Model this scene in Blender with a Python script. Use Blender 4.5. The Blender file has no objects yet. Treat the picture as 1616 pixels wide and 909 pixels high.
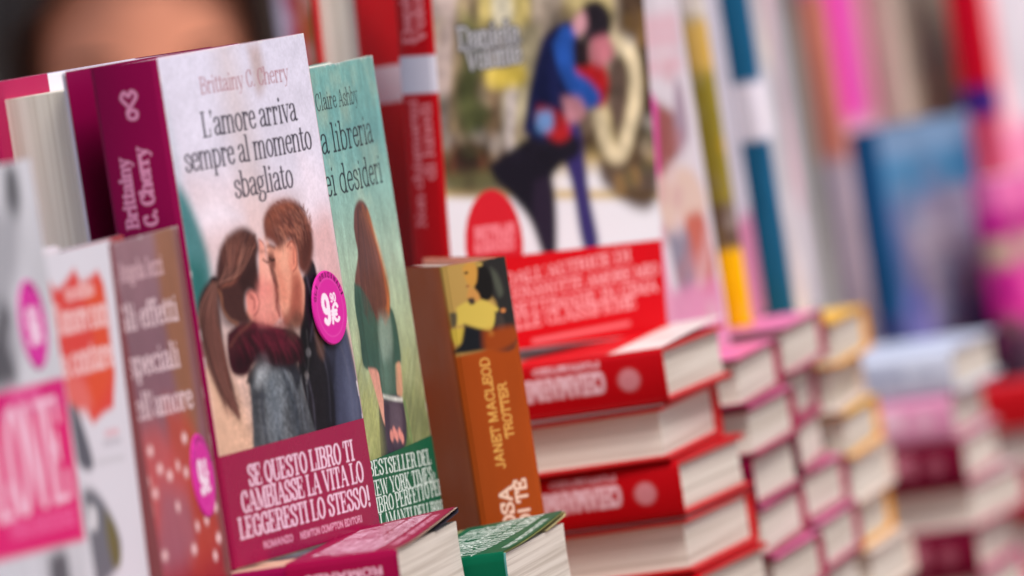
import bpy, math, random
import numpy as np
from mathutils import Matrix, Vector

# ------------------------------------------------------------------ camera, world, sun, exposure
scene = bpy.context.scene
COL = scene.collection
R = math.radians
PITCH, ROLL = R(2.36), R(8.77)
cam_d = bpy.data.cameras.new("camera")
cam = bpy.data.objects.new("camera", cam_d)
COL.objects.link(cam)
f = Vector((0, math.cos(PITCH), -math.sin(PITCH)))
rt0 = Vector((1, 0, 0)); up0 = rt0.cross(f)
rt = rt0 * math.cos(ROLL) - up0 * math.sin(ROLL)
up = up0 * math.cos(ROLL) + rt0 * math.sin(ROLL)
cam.matrix_world = Matrix(((rt.x, up.x, -f.x, 0), (rt.y, up.y, -f.y, 0), (rt.z, up.z, -f.z, 0), (0, 0, 0, 1)))
cam_d.sensor_width = 36.0
cam_d.lens = 13467 * 36.0 / 1616
cam_d.clip_start = 0.1
cam_d.clip_end = 400
cam_d.dof.use_dof = True
cam_d.dof.focus_distance = 3.69
cam_d.dof.aperture_fstop = 6.3
cam_d.dof.aperture_blades = 9
scene.camera = cam

SUN_EL, SUN_AZ = R(56), R(136)          # azimuth clockwise from +Y (view direction): from behind right
world = bpy.data.worlds.new("World"); scene.world = world; world.use_nodes = True
wn = world.node_tree; bg = wn.nodes["Background"]
sky = wn.nodes.new("ShaderNodeTexSky"); sky.sky_type = 'NISHITA'; sky.sun_disc = False
sky.sun_elevation = SUN_EL; sky.sun_rotation = SUN_AZ; sky.air_density = 1.0; sky.dust_density = 4.0; sky.ozone_density = 1.0
wn.links.new(sky.outputs[0], bg.inputs[0]); bg.inputs[1].default_value = 0.085
sun_d = bpy.data.lights.new("sun", 'SUN'); sun_d.energy = 1.5; sun_d.angle = R(22); sun_d.color = (1.0, 0.96, 0.92)
sun = bpy.data.objects.new("sun", sun_d); COL.objects.link(sun)
sd = Vector((math.sin(SUN_AZ) * math.cos(SUN_EL), math.cos(SUN_AZ) * math.cos(SUN_EL), math.sin(SUN_EL)))
sun.rotation_euler = sd.to_track_quat('Z', 'Y').to_euler()
scene.view_settings.view_transform = 'Standard'; scene.view_settings.look = 'None'
scene.view_settings.exposure = 0.66; scene.view_settings.gamma = 1.0

# ------------------------------------------------------------------ colour
def lin(c):
    c = np.asarray(c, float) / 255.0
    return np.where(c <= 0.04045, c / 12.92, ((c + 0.055) / 1.055) ** 2.4)
def lin4(c): return (*[float(v) for v in lin(c)], 1.0)

# ------------------------------------------------------------------ materials
def new_mat(name):
    m = bpy.data.materials.new(name); m.use_nodes = True
    return m, m.node_tree, m.node_tree.nodes["Principled BSDF"]
def print_mat(name, rough=0.40, spec=0.11, bump=0.06, scale=60):
    """printed, laminated paper: ink from the mesh's colour attribute, slight waviness and gloss variation"""
    m, t, b = new_mat(name)
    at = t.nodes.new("ShaderNodeAttribute"); at.attribute_name = "ink"
    t.links.new(at.outputs["Color"], b.inputs["Base Color"])
    tc = t.nodes.new("ShaderNodeTexCoord")
    nz = t.nodes.new("ShaderNodeTexNoise"); nz.inputs["Scale"].default_value = scale; nz.inputs["Detail"].default_value = 3
    t.links.new(tc.outputs["Object"], nz.inputs["Vector"])
    mr = t.nodes.new("ShaderNodeMapRange"); mr.inputs["To Min"].default_value = rough * 0.8; mr.inputs["To Max"].default_value = rough * 1.25
    t.links.new(nz.outputs["Fac"], mr.inputs["Value"]); t.links.new(mr.outputs[0], b.inputs["Roughness"])
    n2 = t.nodes.new("ShaderNodeTexNoise"); n2.inputs["Scale"].default_value = 14; n2.inputs["Detail"].default_value = 2
    t.links.new(tc.outputs["Object"], n2.inputs["Vector"])
    bp = t.nodes.new("ShaderNodeBump"); bp.inputs["Strength"].default_value = bump; bp.inputs["Distance"].default_value = 0.02
    t.links.new(n2.outputs["Fac"], bp.inputs["Height"]); t.links.new(bp.outputs[0], b.inputs["Normal"])
    b.inputs["Specular IOR Level"].default_value = spec
    return m
def page_mat(name, base, dark):
    """the cut edge of a page block: thin layers stacked through the thickness (local Y)"""
    m, t, b = new_mat(name)
    tc = t.nodes.new("ShaderNodeTexCoord")
    oi = t.nodes.new("ShaderNodeObjectInfo")
    ad = t.nodes.new("ShaderNodeVectorMath"); ad.operation = 'ADD'
    t.links.new(tc.outputs["Object"], ad.inputs[0]); t.links.new(oi.outputs["Random"], ad.inputs[1])
    mp = t.nodes.new("ShaderNodeMapping"); mp.inputs["Scale"].default_value = (5, 1500, 5)
    t.links.new(ad.outputs[0], mp.inputs[0])
    n1 = t.nodes.new("ShaderNodeTexNoise"); n1.inputs["Scale"].default_value = 1.0; n1.inputs["Detail"].default_value = 4; n1.inputs["Roughness"].default_value = 0.7
    t.links.new(mp.outputs[0], n1.inputs["Vector"])
    mp2 = t.nodes.new("ShaderNodeMapping"); mp2.inputs["Scale"].default_value = (3, 330, 3)
    t.links.new(ad.outputs[0], mp2.inputs[0])
    n2 = t.nodes.new("ShaderNodeTexNoise"); n2.inputs["Scale"].default_value = 1.0; n2.inputs["Detail"].default_value = 2
    t.links.new(mp2.outputs[0], n2.inputs["Vector"])
    mx = t.nodes.new("ShaderNodeMath"); mx.operation = 'MULTIPLY'
    t.links.new(n1.outputs["Fac"], mx.inputs[0]); t.links.new(n2.outputs["Fac"], mx.inputs[1])
    cr = t.nodes.new("ShaderNodeValToRGB")
    cr.color_ramp.elements[0].position = 0.10; cr.color_ramp.elements[0].color = lin4(dark)
    cr.color_ramp.elements[1].position = 0.30; cr.color_ramp.elements[1].color = lin4(base)
    t.links.new(mx.outputs[0], cr.inputs[0]); t.links.new(cr.outputs[0], b.inputs["Base Color"])
    bp = t.nodes.new("ShaderNodeBump"); bp.inputs["Strength"].default_value = 0.25; bp.inputs["Distance"].default_value = 0.0004
    t.links.new(n1.outputs["Fac"], bp.inputs["Height"]); t.links.new(bp.outputs[0], b.inputs["Normal"])
    b.inputs["Roughness"].default_value = 0.85; b.inputs["Specular IOR Level"].default_value = 0.2
    return m
def plain_mat(name, c, rough=0.5, var=0.12, scale=40, spec=0.4, bump=0.0):
    m, t, b = new_mat(name)
    tc = t.nodes.new("ShaderNodeTexCoord"); nz = t.nodes.new("ShaderNodeTexNoise")
    nz.inputs["Scale"].default_value = scale; nz.inputs["Detail"].default_value = 4
    t.links.new(tc.outputs["Object"], nz.inputs["Vector"])
    cr = t.nodes.new("ShaderNodeValToRGB"); l = lin(c)
    cr.color_ramp.elements[0].position = 0.3; cr.color_ramp.elements[0].color = (*[float(v) * (1 - var) for v in l], 1)
    cr.color_ramp.elements[1].position = 0.7; cr.color_ramp.elements[1].color = (*[min(1, float(v) * (1 + var)) for v in l], 1)
    t.links.new(nz.outputs["Fac"], cr.inputs[0]); t.links.new(cr.outputs[0], b.inputs["Base Color"])
    b.inputs["Roughness"].default_value = rough; b.inputs["Specular IOR Level"].default_value = spec
    if bump:
        bp = t.nodes.new("ShaderNodeBump"); bp.inputs["Strength"].default_value = bump; bp.inputs["Distance"].default_value = 0.01
        t.links.new(nz.outputs["Fac"], bp.inputs["Height"]); t.links.new(bp.outputs[0], b.inputs["Normal"])
    return m
M_PRINT = print_mat("printed_paper")
M_BAND = print_mat("printed_band", rough=0.38, spec=0.07)
M_GLOSS = print_mat("glossy_band", rough=0.26, spec=0.26, bump=.1)
M_PAGE = page_mat("page_edges", (222, 214, 203), (176, 164, 150))
M_PAGE_COOL = page_mat("page_edges_cool", (246, 240, 224), (216, 206, 186))
_bm = {}
def board_mat(c):
    k = tuple(c)
    if k not in _bm: _bm[k] = plain_mat("cover_board", c, rough=0.45, var=0.06)
    return _bm[k]

# ------------------------------------------------------------------ lettering: a pen-stroke alphabet
def _o(cx, cy, rx, ry, a0=0, a1=360, n=22):
    return [(cx + rx * math.cos(R(a0 + (a1 - a0) * i / n)), cy + ry * math.sin(R(a0 + (a1 - a0) * i / n))) for i in range(n + 1)]
def _c(*p):
    p = [p[0]] + list(p) + [p[-1]]; out = []
    for i in range(1, len(p) - 2):
        for k in range(6):
            t = k / 6
            out.append(tuple(0.5 * (2 * p[i][j] + (p[i + 1][j] - p[i - 1][j]) * t + (2 * p[i - 1][j] - 5 * p[i][j] + 4 * p[i + 1][j] - p[i + 2][j]) * t * t
                       + (3 * p[i][j] - p[i - 1][j] - 3 * p[i + 1][j] + p[i + 2][j]) * t ** 3) for j in (0, 1)))
    out.append(p[-2]); return out
def S(*x): return [('m', list(x))]                    # main (full nib)
def C(*x): return [('m', _c(*x))]
def T(*x): return [('t', list(x))]                    # thin stroke
def H(x0, x1, y): return [('s', [(x0, y), (x1, y)])]   # serif
def O(*a): return [('m', _o(*a))]
G = {
 ' ': (.42, []),
 'a': (.84, C((.12, .76), (.2, .95), (.4, 1), (.58, .9), (.62, .62)) + S((.62, .7), (.62, .12)) + C((.62, .14), (.7, .0), (.82, .06)) + C((.62, .58), (.3, .5), (.1, .27), (.2, .03), (.42, .03), (.62, .22))),
 'b': (.92, S((.18, 1.5), (.18, 0)) + C((.18, .74), (.3, .95), (.5, 1), (.72, .82), (.79, .5), (.72, .18), (.5, 0), (.3, .05), (.18, .26)) + H(.0, .18, 1.5)),
 'c': (.78, C((.66, .76), (.6, .95), (.42, 1), (.2, .84), (.11, .5), (.2, .16), (.42, 0), (.6, .06), (.69, .24))),
 'd': (.96, S((.72, 1.5), (.72, 0)) + C((.72, .74), (.6, .95), (.42, 1), (.18, .82), (.11, .5), (.18, .18), (.42, 0), (.6, .05), (.72, .26)) + H(.54, .72, 1.5) + H(.72, .9, 0)),
 'e': (.8, T((.12, .56), (.68, .56)) + C((.68, .56), (.64, .86), (.42, 1), (.18, .84), (.1, .5), (.2, .14), (.42, 0), (.6, .07), (.7, .24))),
 'f': (.58, C((.58, 1.36), (.5, 1.5), (.34, 1.46), (.26, 1.2), (.26, .9)) + S((.26, 1.1), (.26, 0)) + T((.04, .98), (.5, .98)) + H(.08, .46, 0)),
 'g': (.86, O(.38, .66, .27, .32) + C((.22, .42), (.14, .26), (.3, .14), (.6, .1), (.76, -.1), (.66, -.36), (.36, -.46), (.1, -.34), (.12, -.12), (.3, .04)) + T((.56, .92), (.8, 1.0))),
 'h': (.98, S((.18, 1.5), (.18, 0)) + C((.18, .7), (.34, .95), (.56, 1), (.74, .85), (.76, .55)) + S((.76, .6), (.76, 0)) + H(.0, .18, 1.5) + H(.02, .36, 0) + H(.6, .94, 0)),
 'i': (.48, S((.24, 1), (.24, 0)) + H(.06, .24, 1) + H(.06, .42, 0) + [('d', [(.23, 1.36)])]),
 'j': (.46, C((.26, 1), (.26, -.1), (.18, -.4), (.0, -.42)) + H(.08, .26, 1) + [('d', [(.25, 1.36)])]),
 'k': (.92, S((.18, 1.5), (.18, 0)) + T((.18, .42), (.7, .98)) + S((.38, .62), (.78, 0)) + H(0, .18, 1.5) + H(.02, .36, 0) + H(.6, .92, 0) + H(.5, .82, 1)),
 'l': (.48, S((.24, 1.5), (.24, 0)) + H(.06, .24, 1.5) + H(.06, .42, 0)),
 'm': (1.46, S((.18, 1), (.18, 0)) + C((.18, .7), (.32, .95), (.5, 1), (.68, .86), (.7, .55)) + S((.7, .6), (.7, 0)) + C((.7, .7), (.84, .95), (1.02, 1), (1.2, .86), (1.22, .55)) + S((1.22, .6), (1.22, 0)) + H(.0, .18, 1) + H(.02, .36, 0) + H(.54, .88, 0) + H(1.06, 1.4, 0)),
 'n': (.96, S((.18, 1), (.18, 0)) + C((.18, .7), (.34, .95), (.54, 1), (.72, .85), (.74, .55)) + S((.74, .6), (.74, 0)) + H(.0, .18, 1) + H(.02, .36, 0) + H(.58, .92, 0)),
 'o': (.86, O(.43, .5, .32, .5)),
 'p': (.92, S((.18, 1), (.18, -.45)) + C((.18, .74), (.3, .95), (.5, 1), (.72, .82), (.79, .5), (.72, .18), (.5, 0), (.3, .05), (.18, .26)) + H(.0, .18, 1) + H(.02, .38, -.45)),
 'q': (.92, S((.72, 1), (.72, -.45)) + C((.72, .74), (.6, .95), (.42, 1), (.18, .82), (.11, .5), (.18, .18), (.42, 0), (.6, .05), (.72, .26)) + H(.54, .9, -.45)),
 'r': (.7, S((.2, 1), (.2, 0)) + C((.2, .66), (.3, .92), (.46, 1), (.58, .9)) + [('d', [(.58, .86)])] + H(.02, .2, 1) + H(.04, .42, 0)),
 's': (.72, C((.6, .74), (.54, .94), (.36, 1), (.16, .9), (.14, .68), (.34, .54), (.56, .42), (.62, .2), (.48, .02), (.28, 0), (.12, .12), (.1, .3))),
 't': (.58, C((.24, 1.3), (.24, .2), (.32, .02), (.46, .02), (.54, .12)) + T((.04, 1), (.5, 1))),
 'u': (.96, C((.2, 1), (.2, .3), (.3, .04), (.5, 0), (.7, .26)) + S((.74, 1), (.74, 0)) + H(.02, .2, 1) + H(.56, .74, 1) + H(.74, .92, 0)),
 'v': (.86, S((.12, 1), (.42, 0)) + T((.42, 0), (.74, 1)) + H(0, .3, 1) + H(.56, .86, 1)),
 'w': (1.2, S((.12, 1), (.36, 0)) + T((.36, 0), (.6, 1)) + S((.6, 1), (.84, 0)) + T((.84, 0), (1.08, 1)) + H(0, .3, 1) + H(.94, 1.2, 1)),
 'x': (.86, S((.12, 1), (.74, 0)) + T((.12, 0), (.74, 1)) + H(0, .28, 1) + H(.58, .86, 1) + H(0, .28, 0) + H(.58, .86, 0)),
 'y': (.88, S((.14, 1), (.46, 0)) + T((.78, 1), (.46, 0), (.36, -.3), (.2, -.45), (.06, -.4)) + H(0, .32, 1) + H(.6, .9, 1)),
 'z': (.76, T((.1, 1), (.66, 1)) + S((.64, 1), (.1, 0)) + T((.1, 0), (.66, 0)) + T((.1, 1), (.1, .8)) + T((.66, 0), (.66, .2))),
 'A': (1.1, T((.14, 0), (.5, 1.42)) + S((.54, 1.42), (.94, 0)) + T((.26, .48), (.8, .48)) + H(0, .3, 0) + H(.76, 1.1, 0)),
 'B': (1.0, S((.2, 1.42), (.2, 0)) + C((.2, 1.42), (.56, 1.42), (.76, 1.3), (.78, 1.06), (.66, .82), (.4, .76), (.2, .76)) + C((.4, .76), (.7, .72), (.86, .5), (.86, .26), (.7, .04), (.5, 0), (.2, 0)) + H(0, .2, 1.42) + H(0, .2, 0)),
 'C': (1.0, C((.84, 1.04), (.76, 1.34), (.54, 1.44), (.26, 1.26), (.13, .71), (.26, .16), (.54, -.02), (.76, .1), (.88, .4)) + T((.86, 1.42), (.86, 1.0))),
 'D': (1.1, S((.2, 1.42), (.2, 0)) + C((.2, 1.42), (.54, 1.42), (.84, 1.22), (.96, .71), (.84, .2), (.54, 0), (.2, 0)) + H(0, .2, 1.42) + H(0, .2, 0)),
 'E': (.96, S((.2, 1.42), (.2, 0)) + T((.2, 1.42), (.82, 1.42), (.82, 1.1)) + T((.2, 0), (.86, 0), (.86, .36)) + T((.2, .74), (.6, .74)) + T((.6, .92), (.6, .56)) + H(0, .2, 1.42) + H(0, .2, 0)),
 'F': (.9, S((.2, 1.42), (.2, 0)) + T((.2, 1.42), (.82, 1.42), (.82, 1.1)) + T((.2, .74), (.6, .74)) + T((.6, .92), (.6, .56)) + H(0, .2, 1.42) + H(0, .42, 0)),
 'G': (1.08, C((.84, 1.04), (.76, 1.34), (.54, 1.44), (.26, 1.26), (.13, .71), (.26, .16), (.54, -.02), (.76, .06), (.86, .3)) + S((.86, .6), (.86, 0)) + H(.66, 1.02, .62) + T((.86, 1.42), (.86, 1.0))),
 'H': (1.14, S((.22, 1.42), (.22, 0)) + S((.9, 1.42), (.9, 0)) + T((.22, .73), (.9, .73)) + H(.02, .42, 1.42) + H(.02, .42, 0) + H(.7, 1.1, 1.42) + H(.7, 1.1, 0)),
 'I': (.56, S((.28, 1.42), (.28, 0)) + H(.06, .5, 1.42) + H(.06, .5, 0)),
 'J': (.76, C((.52, 1.42), (.52, .3), (.42, .02), (.22, 0), (.1, .2)) + H(.3, .74, 1.42)),
 'K': (1.1, S((.22, 1.42), (.22, 0)) + T((.22, .56), (.84, 1.42)) + S((.44, .84), (.92, 0)) + H(.02, .42, 1.42) + H(.02, .42, 0) + H(.66, 1.0, 1.42) + H(.72, 1.1, 0)),
 'L': (.92, S((.22, 1.42), (.22, 0)) + T((.22, 0), (.84, 0), (.84, .42)) + H(.02, .44, 1.42) + H(.02, .22, 0)),
 'M': (1.4, T((.2, 0), (.2, 1.42)) + S((.24, 1.42), (.66, .1)) + T((.66, .1), (1.12, 1.42)) + S((1.14, 1.42), (1.14, 0)) + H(.02, .24, 1.42) + H(.02, .38, 0) + H(1.14, 1.36, 1.42) + H(.96, 1.36, 0)),
 'N': (1.14, T((.2, 0), (.2, 1.42)) + S((.22, 1.42), (.9, 0)) + T((.92, 0), (.92, 1.42)) + H(.02, .24, 1.42) + H(.02, .38, 0) + H(.74, 1.1, 1.42)),
 'O': (1.08, O(.54, .71, .41, .73)),
 'P': (.96, S((.22, 1.42), (.22, 0)) + C((.22, 1.42), (.56, 1.42), (.8, 1.3), (.84, 1.04), (.74, .76), (.5, .66), (.22, .66)) + H(.02, .22, 1.42) + H(.02, .44, 0)),
 'Q': (1.08, O(.54, .71, .41, .73) + C((.5, .12), (.66, -.1), (.8, -.3), (1.0, -.3))),
 'R': (1.06, S((.22, 1.42), (.22, 0)) + C((.22, 1.42), (.56, 1.42), (.78, 1.32), (.82, 1.06), (.72, .8), (.5, .72), (.22, .72)) + C((.54, .72), (.74, .6), (.8, .2), (.88, .02), (1.04, .06)) + H(.02, .22, 1.42) + H(.02, .42, 0)),
 'S': (.88, C((.72, 1.06), (.66, 1.36), (.44, 1.44), (.2, 1.3), (.16, 1.02), (.38, .8), (.64, .6), (.74, .32), (.62, .06), (.4, -.02), (.2, .1), (.12, .4)) + T((.73, 1.42), (.73, 1.02)) + T((.12, .44), (.12, 0))),
 'T': (.98, S((.49, 1.42), (.49, 0)) + T((.08, 1.08), (.1, 1.42), (.88, 1.42), (.9, 1.08)) + H(.27, .71, 0)),
 'U': (1.1, C((.22, 1.42), (.22, .4), (.34, .04), (.56, -.02), (.8, .06), (.9, .4)) + T((.9, .4), (.9, 1.42)) + H(.02, .44, 1.42) + H(.74, 1.08, 1.42)),
 'V': (1.08, S((.16, 1.42), (.54, 0)) + T((.56, 0), (.92, 1.42)) + H(0, .36, 1.42) + H(.74, 1.08, 1.42)),
 'W': (1.5, S((.14, 1.42), (.44, 0)) + T((.46, 0), (.74, 1.42)) + S((.74, 1.42), (1.04, 0)) + T((1.06, 0), (1.34, 1.42)) + H(0, .34, 1.42) + H(1.18, 1.5, 1.42)),
 'Y': (1.04, S((.14, 1.42), (.52, .66)) + T((.54, .66), (.9, 1.42)) + S((.52, .7), (.52, 0)) + H(0, .34, 1.42) + H(.72, 1.04, 1.42) + H(.32, .74, 0)),
 'Z': (.96, T((.16, 1.1), (.16, 1.42), (.8, 1.42)) + S((.8, 1.42), (.12, 0)) + T((.12, 0), (.84, 0), (.84, .34))),
 '0': (.9, O(.45, .71, .3, .73)), '5': (.9, T((.22, 1.42), (.74, 1.42)) + T((.22, 1.42), (.2, .8)) + C((.2, .8), (.44, .94), (.68, .8), (.76, .48), (.62, .1), (.4, 0), (.18, .1))),
 '7': (.9, T((.14, 1.2), (.16, 1.42), (.78, 1.42)) + S((.78, 1.42), (.36, 0))),
 '9': (.9, O(.43, 1.0, .27, .42) + C((.7, 1.0), (.7, .5), (.6, .12), (.4, 0), (.2, .12))),
 '1': (.9, S((.45, 1.42), (.45, 0)) + T((.2, 1.2), (.45, 1.42)) + H(.22, .68, 0)),
 '.': (.4, [('d', [(.2, .06)])]), ',': (.4, [('d', [(.2, .06)])] + T((.24, .04), (.14, -.22))), '\u2019': (.36, [('d', [(.18, 1.36)])] + T((.24, 1.36), (.14, 1.1))),
 '!': (.5, S((.25, 1.42), (.25, .42)) + [('d', [(.25, .06)])]), '-': (.56, T((.08, .5), (.48, .5))),
 '\u00ab': (.8, T((.38, .86), (.12, .5), (.38, .14)) + T((.68, .86), (.42, .5), (.68, .14))), '\u00bb': (.8, T((.12, .86), (.38, .5), (.12, .14)) + T((.42, .86), (.68, .5), (.42, .14))),
 '\u20ac': (.98, C((.84, 1.2), (.7, 1.42), (.48, 1.38), (.28, 1.1), (.24, .71), (.3, .3), (.5, .02), (.72, .02), (.86, .2)) + T((.08, .86), (.66, .86)) + T((.08, .56), (.62, .56))),
}
G['\u00e9'] = (G['e'][0], G['e'][1] + T((.36, 1.24), (.58, 1.5)))
G['\u00ec'] = (.48, S((.24, 1), (.24, 0)) + H(.06, .24, 1) + H(.06, .42, 0) + T((.32, 1.24), (.12, 1.5)))
G['\u00c8'] = (G['E'][0], G['E'][1] + S((.3, 1.92), (.56, 1.62)))
def text_width(s, track=0.0): return sum(G[c][0] + track for c in s)

# ------------------------------------------------------------------ printed sheets painted in numpy (colour per vertex)
class Sheet:
    """a printed sheet in millimetres, origin bottom left; arr row 0 is the bottom"""
    def __init__(s, w, h, res, col, quad=None):
        s.w, s.h, s.res = w, h, res
        s.nx, s.ny = max(2, int(round(w / res)) + 1), max(2, int(round(h / res)) + 1)
        s.X, s.Y = np.meshgrid(np.linspace(0, w, s.nx), np.linspace(0, h, s.ny))
        s.a = np.empty((s.ny, s.nx, 3)); s.a[:] = lin(col)
        s.Hm = None
        if quad:   # four picture points of the sheet's corners (TL, TR, BR, BL) -> mm
            dst = [(0, h), (w, h), (w, 0), (0, 0)]; A = []; b = []
            for (u, v), (x, y) in zip(quad, dst):
                A.append([u, v, 1, 0, 0, 0, -u * x, -v * x]); b.append(x)
                A.append([0, 0, 0, u, v, 1, -u * y, -v * y]); b.append(y)
            s.Hm = np.append(np.linalg.solve(np.array(A), np.array(b)), 1).reshape(3, 3)
    def m(s, p):
        if s.Hm is None: return tuple(p)
        q = s.Hm @ np.array([p[0], p[1], 1.0]); return (q[0] / q[2], q[1] / q[2])
    def _box(s, x0, x1, y0, y1):
        i0 = max(0, int(x0 / s.w * (s.nx - 1)) - 1); i1 = min(s.nx, int(x1 / s.w * (s.nx - 1)) + 3)
        j0 = max(0, int(y0 / s.h * (s.ny - 1)) - 1); j1 = min(s.ny, int(y1 / s.h * (s.ny - 1)) + 3)
        return (slice(j0, j1), slice(i0, i1)) if i1 > i0 and j1 > j0 else None
    def _mix(s, sl, al, col):
        s.a[sl] = s.a[sl] * (1 - al[..., None]) + lin(col) * al[..., None]
    def poly(s, pts, col, soft=0.4, al=1.0, smooth=True, raw=False, tex=None):
        p = [q if raw else s.m(q) for q in pts]
        if smooth: p = _c(*(p + [p[0]]))
        P = np.array(p); mg = soft + s.res
        sl = s._box(P[:, 0].min() - mg, P[:, 0].max() + mg, P[:, 1].min() - mg, P[:, 1].max() + mg)
        if sl is None: return
        X, Y = s.X[sl], s.Y[sl]; ins = np.zeros(X.shape, bool); d2 = np.full(X.shape, 1e9)
        for (x0, y0), (x1, y1) in zip(P, np.roll(P, -1, 0)):
            if y0 != y1:
                c = ((y0 > Y) != (y1 > Y)) & (X < (x1 - x0) * (Y - y0) / (y1 - y0) + x0); ins ^= c
            dx, dy = x1 - x0, y1 - y0; L = dx * dx + dy * dy + 1e-9
            t = np.clip(((X - x0) * dx + (Y - y0) * dy) / L, 0, 1)
            d2 = np.minimum(d2, (X - x0 - t * dx) ** 2 + (Y - y0 - t * dy) ** 2)
        sd_ = np.sqrt(d2) * np.where(ins, -1, 1)
        A = np.clip(0.5 - sd_ / (2 * soft), 0, 1); A = A * A * (3 - 2 * A) * al
        if tex is not None: A = A * tex[sl]
        s._mix(sl, A, col)
    def rect(s, x0, y0, x1, y1, col, soft=0.25, al=1.0): s.poly([(x0, y0), (x1, y0), (x1, y1), (x0, y1)], col, soft, al, False, True)
    def ell(s, c, rx, ry, col, soft=0.4, al=1.0, raw=False):
        c = c if raw else s.m(c)
        s.poly(_o(c[0], c[1], rx, ry, 0, 345, 23), col, soft, al, False, True)
    def stroke(s, pts, w, col, soft=0.3, al=1.0, smooth=True, raw=False, taper=0.0):
        p = [q if raw else s.m(q) for q in pts]
        if smooth: p = _c(*p)
        P = np.array(p); mg = w + soft
        sl = s._box(P[:, 0].min() - mg, P[:, 0].max() + mg, P[:, 1].min() - mg, P[:, 1].max() + mg)
        if sl is None: return
        X, Y = s.X[sl], s.Y[sl]; A = np.zeros(X.shape); n = len(P) - 1
        for i in range(n):
            (x0, y0), (x1, y1) = P[i], P[i + 1]; dx, dy = x1 - x0, y1 - y0; L = dx * dx + dy * dy + 1e-9
            t = np.clip(((X - x0) * dx + (Y - y0) * dy) / L, 0, 1)
            d = np.sqrt((X - x0 - t * dx) ** 2 + (Y - y0 - t * dy) ** 2)
            ww = w / 2 * (1 - taper * (i + t) / n)
            A = np.maximum(A, np.clip(0.5 - (d - ww) / (2 * soft), 0, 1))
        s._mix(sl, A * al, col)
    def noise(s, cx, cy, seed=0, octs=3):
        """smooth value noise, cell cx x cy mm, range about -1..1"""
        r = np.random.RandomState(seed); out = np.zeros(s.X.shape); am = 1; tot = 0
        for o in range(octs):
            gx, gy = int(s.w / cx) + 3, int(s.h / cy) + 3; g = r.rand(gy, gx) * 2 - 1
            fx, fy = s.X / cx, s.Y / cy; ix, iy = fx.astype(int), fy.astype(int); tx, ty = fx - ix, fy - iy
            tx = tx * tx * (3 - 2 * tx); ty = ty * ty * (3 - 2 * ty)
            ix = np.minimum(ix, gx - 2); iy = np.minimum(iy, gy - 2)
            v = (g[iy, ix] * (1 - tx) + g[iy, ix + 1] * tx) * (1 - ty) + (g[iy + 1, ix] * (1 - tx) + g[iy + 1, ix + 1] * tx) * ty
            out += v * am; tot += am; am *= .55; cx /= 2; cy /= 2
        return out / tot * 1.6
    def mottle(s, cx, cy, amt, seed=0, octs=3, mask=None):
        n = s.noise(cx, cy, seed, octs) * amt
        if mask is not None: n = n * mask
        s.a *= np.clip(1 + n, 0.2, 2)[..., None]
    def blur(s, mm):
        k = max(1, int(round(mm / s.res)))
        for ax in (0, 1, 0, 1):
            n = s.a.shape[ax]; pad = [(0, 0)] * 3; pad[ax] = (k, k)
            c = np.cumsum(np.pad(s.a, pad, mode='edge'), axis=ax)
            c = np.concatenate([np.zeros_like(np.take(c, [0], ax)), c], ax); w = 2 * k + 1
            s.a = (np.take(c, np.arange(w, w + n), ax) - np.take(c, np.arange(0, n), ax)) / w
    def vgrad(s, stops):
        ys = np.array([q[0] for q in stops]) * s.h; cs = lin([q[1] for q in stops])
        for k in range(3): s.a[..., k] = np.interp(s.Y, ys, cs[:, k])
    def text(s, st, p0, p1, size, col, wt=.2, thin=.08, serif=True, vis=0, raw=False, al=1.0, track=0.0, slant=0.0):
        """baseline from p0 to p1 (start of st[vis:], end of st); size = x height in mm"""
        a = np.array(p0 if raw else s.m(p0)); b = np.array(p1 if raw else s.m(p1), float); e = b - a; L = np.linalg.norm(e); e /= L
        up_ = np.array([-e[1], e[0]])
        wv = text_width(st[vis:], track); sx = L / wv
        x = -text_width(st[:vis], track) * sx
        for ch in st:
            adv, strokes = G[ch]
            for kind, pts in strokes:
                if kind == 's' and not serif: continue
                hx, hy = wt / 2 * (.35 * size + .65 * sx), thin / 2 * size
                if kind in ('s',): hx = hy = thin / 2 * size
                if kind == 't': hx, hy = max(thin / 2, wt * .24) * size, thin / 2 * size
                if kind == 'd': hx = hy = max(wt * .62, .07) * size
                if not serif and kind != 'd': hx, hy = wt / 2 * (.4 * size + .6 * sx), wt / 2 * size
                q = [(x + (px_ * sx) + slant * py * size, py * size) for px_, py in pts]
                if len(q) == 1: q = q + q
                s._pen(a, e, up_, q, hx, hy, col, al)
            x += (adv + track) * sx
    def _pen(s, o, e, u, q, hx, hy, col, al):
        Q = np.array(q); Wd = o + Q[:, :1] * e + Q[:, 1:] * u; mg = max(hx, hy) + s.res
        sl = s._box(Wd[:, 0].min() - mg, Wd[:, 0].max() + mg, Wd[:, 1].min() - mg, Wd[:, 1].max() + mg)
        if sl is None: return
        X, Y = s.X[sl] - o[0], s.Y[sl] - o[1]
        lx, ly = X * e[0] + Y * e[1], X * u[0] + Y * u[1]
        best = np.full(X.shape, 1e9); hn = max(min(hx, hy), 1e-4)
        ax, ay = lx / hx, ly / hy
        for i in range(len(Q) - 1):
            x0, y0, x1, y1 = Q[i, 0] / hx, Q[i, 1] / hy, Q[i + 1, 0] / hx, Q[i + 1, 1] / hy
            dx, dy = x1 - x0, y1 - y0; t = np.clip(((ax - x0) * dx + (ay - y0) * dy) / (dx * dx + dy * dy + 1e-9), 0, 1)
            best = np.minimum(best, (ax - x0 - t * dx) ** 2 + (ay - y0 - t * dy) ** 2)
        d = (np.sqrt(best) - 1) * (hx * hy) ** .5
        # a stroke thinner than the grid pitch is laid down proportionally lighter
        A = np.clip(0.5 - d / s.res, 0, 1) * min(1, hn * 2 / s.res * .8 + .2) * al
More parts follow.
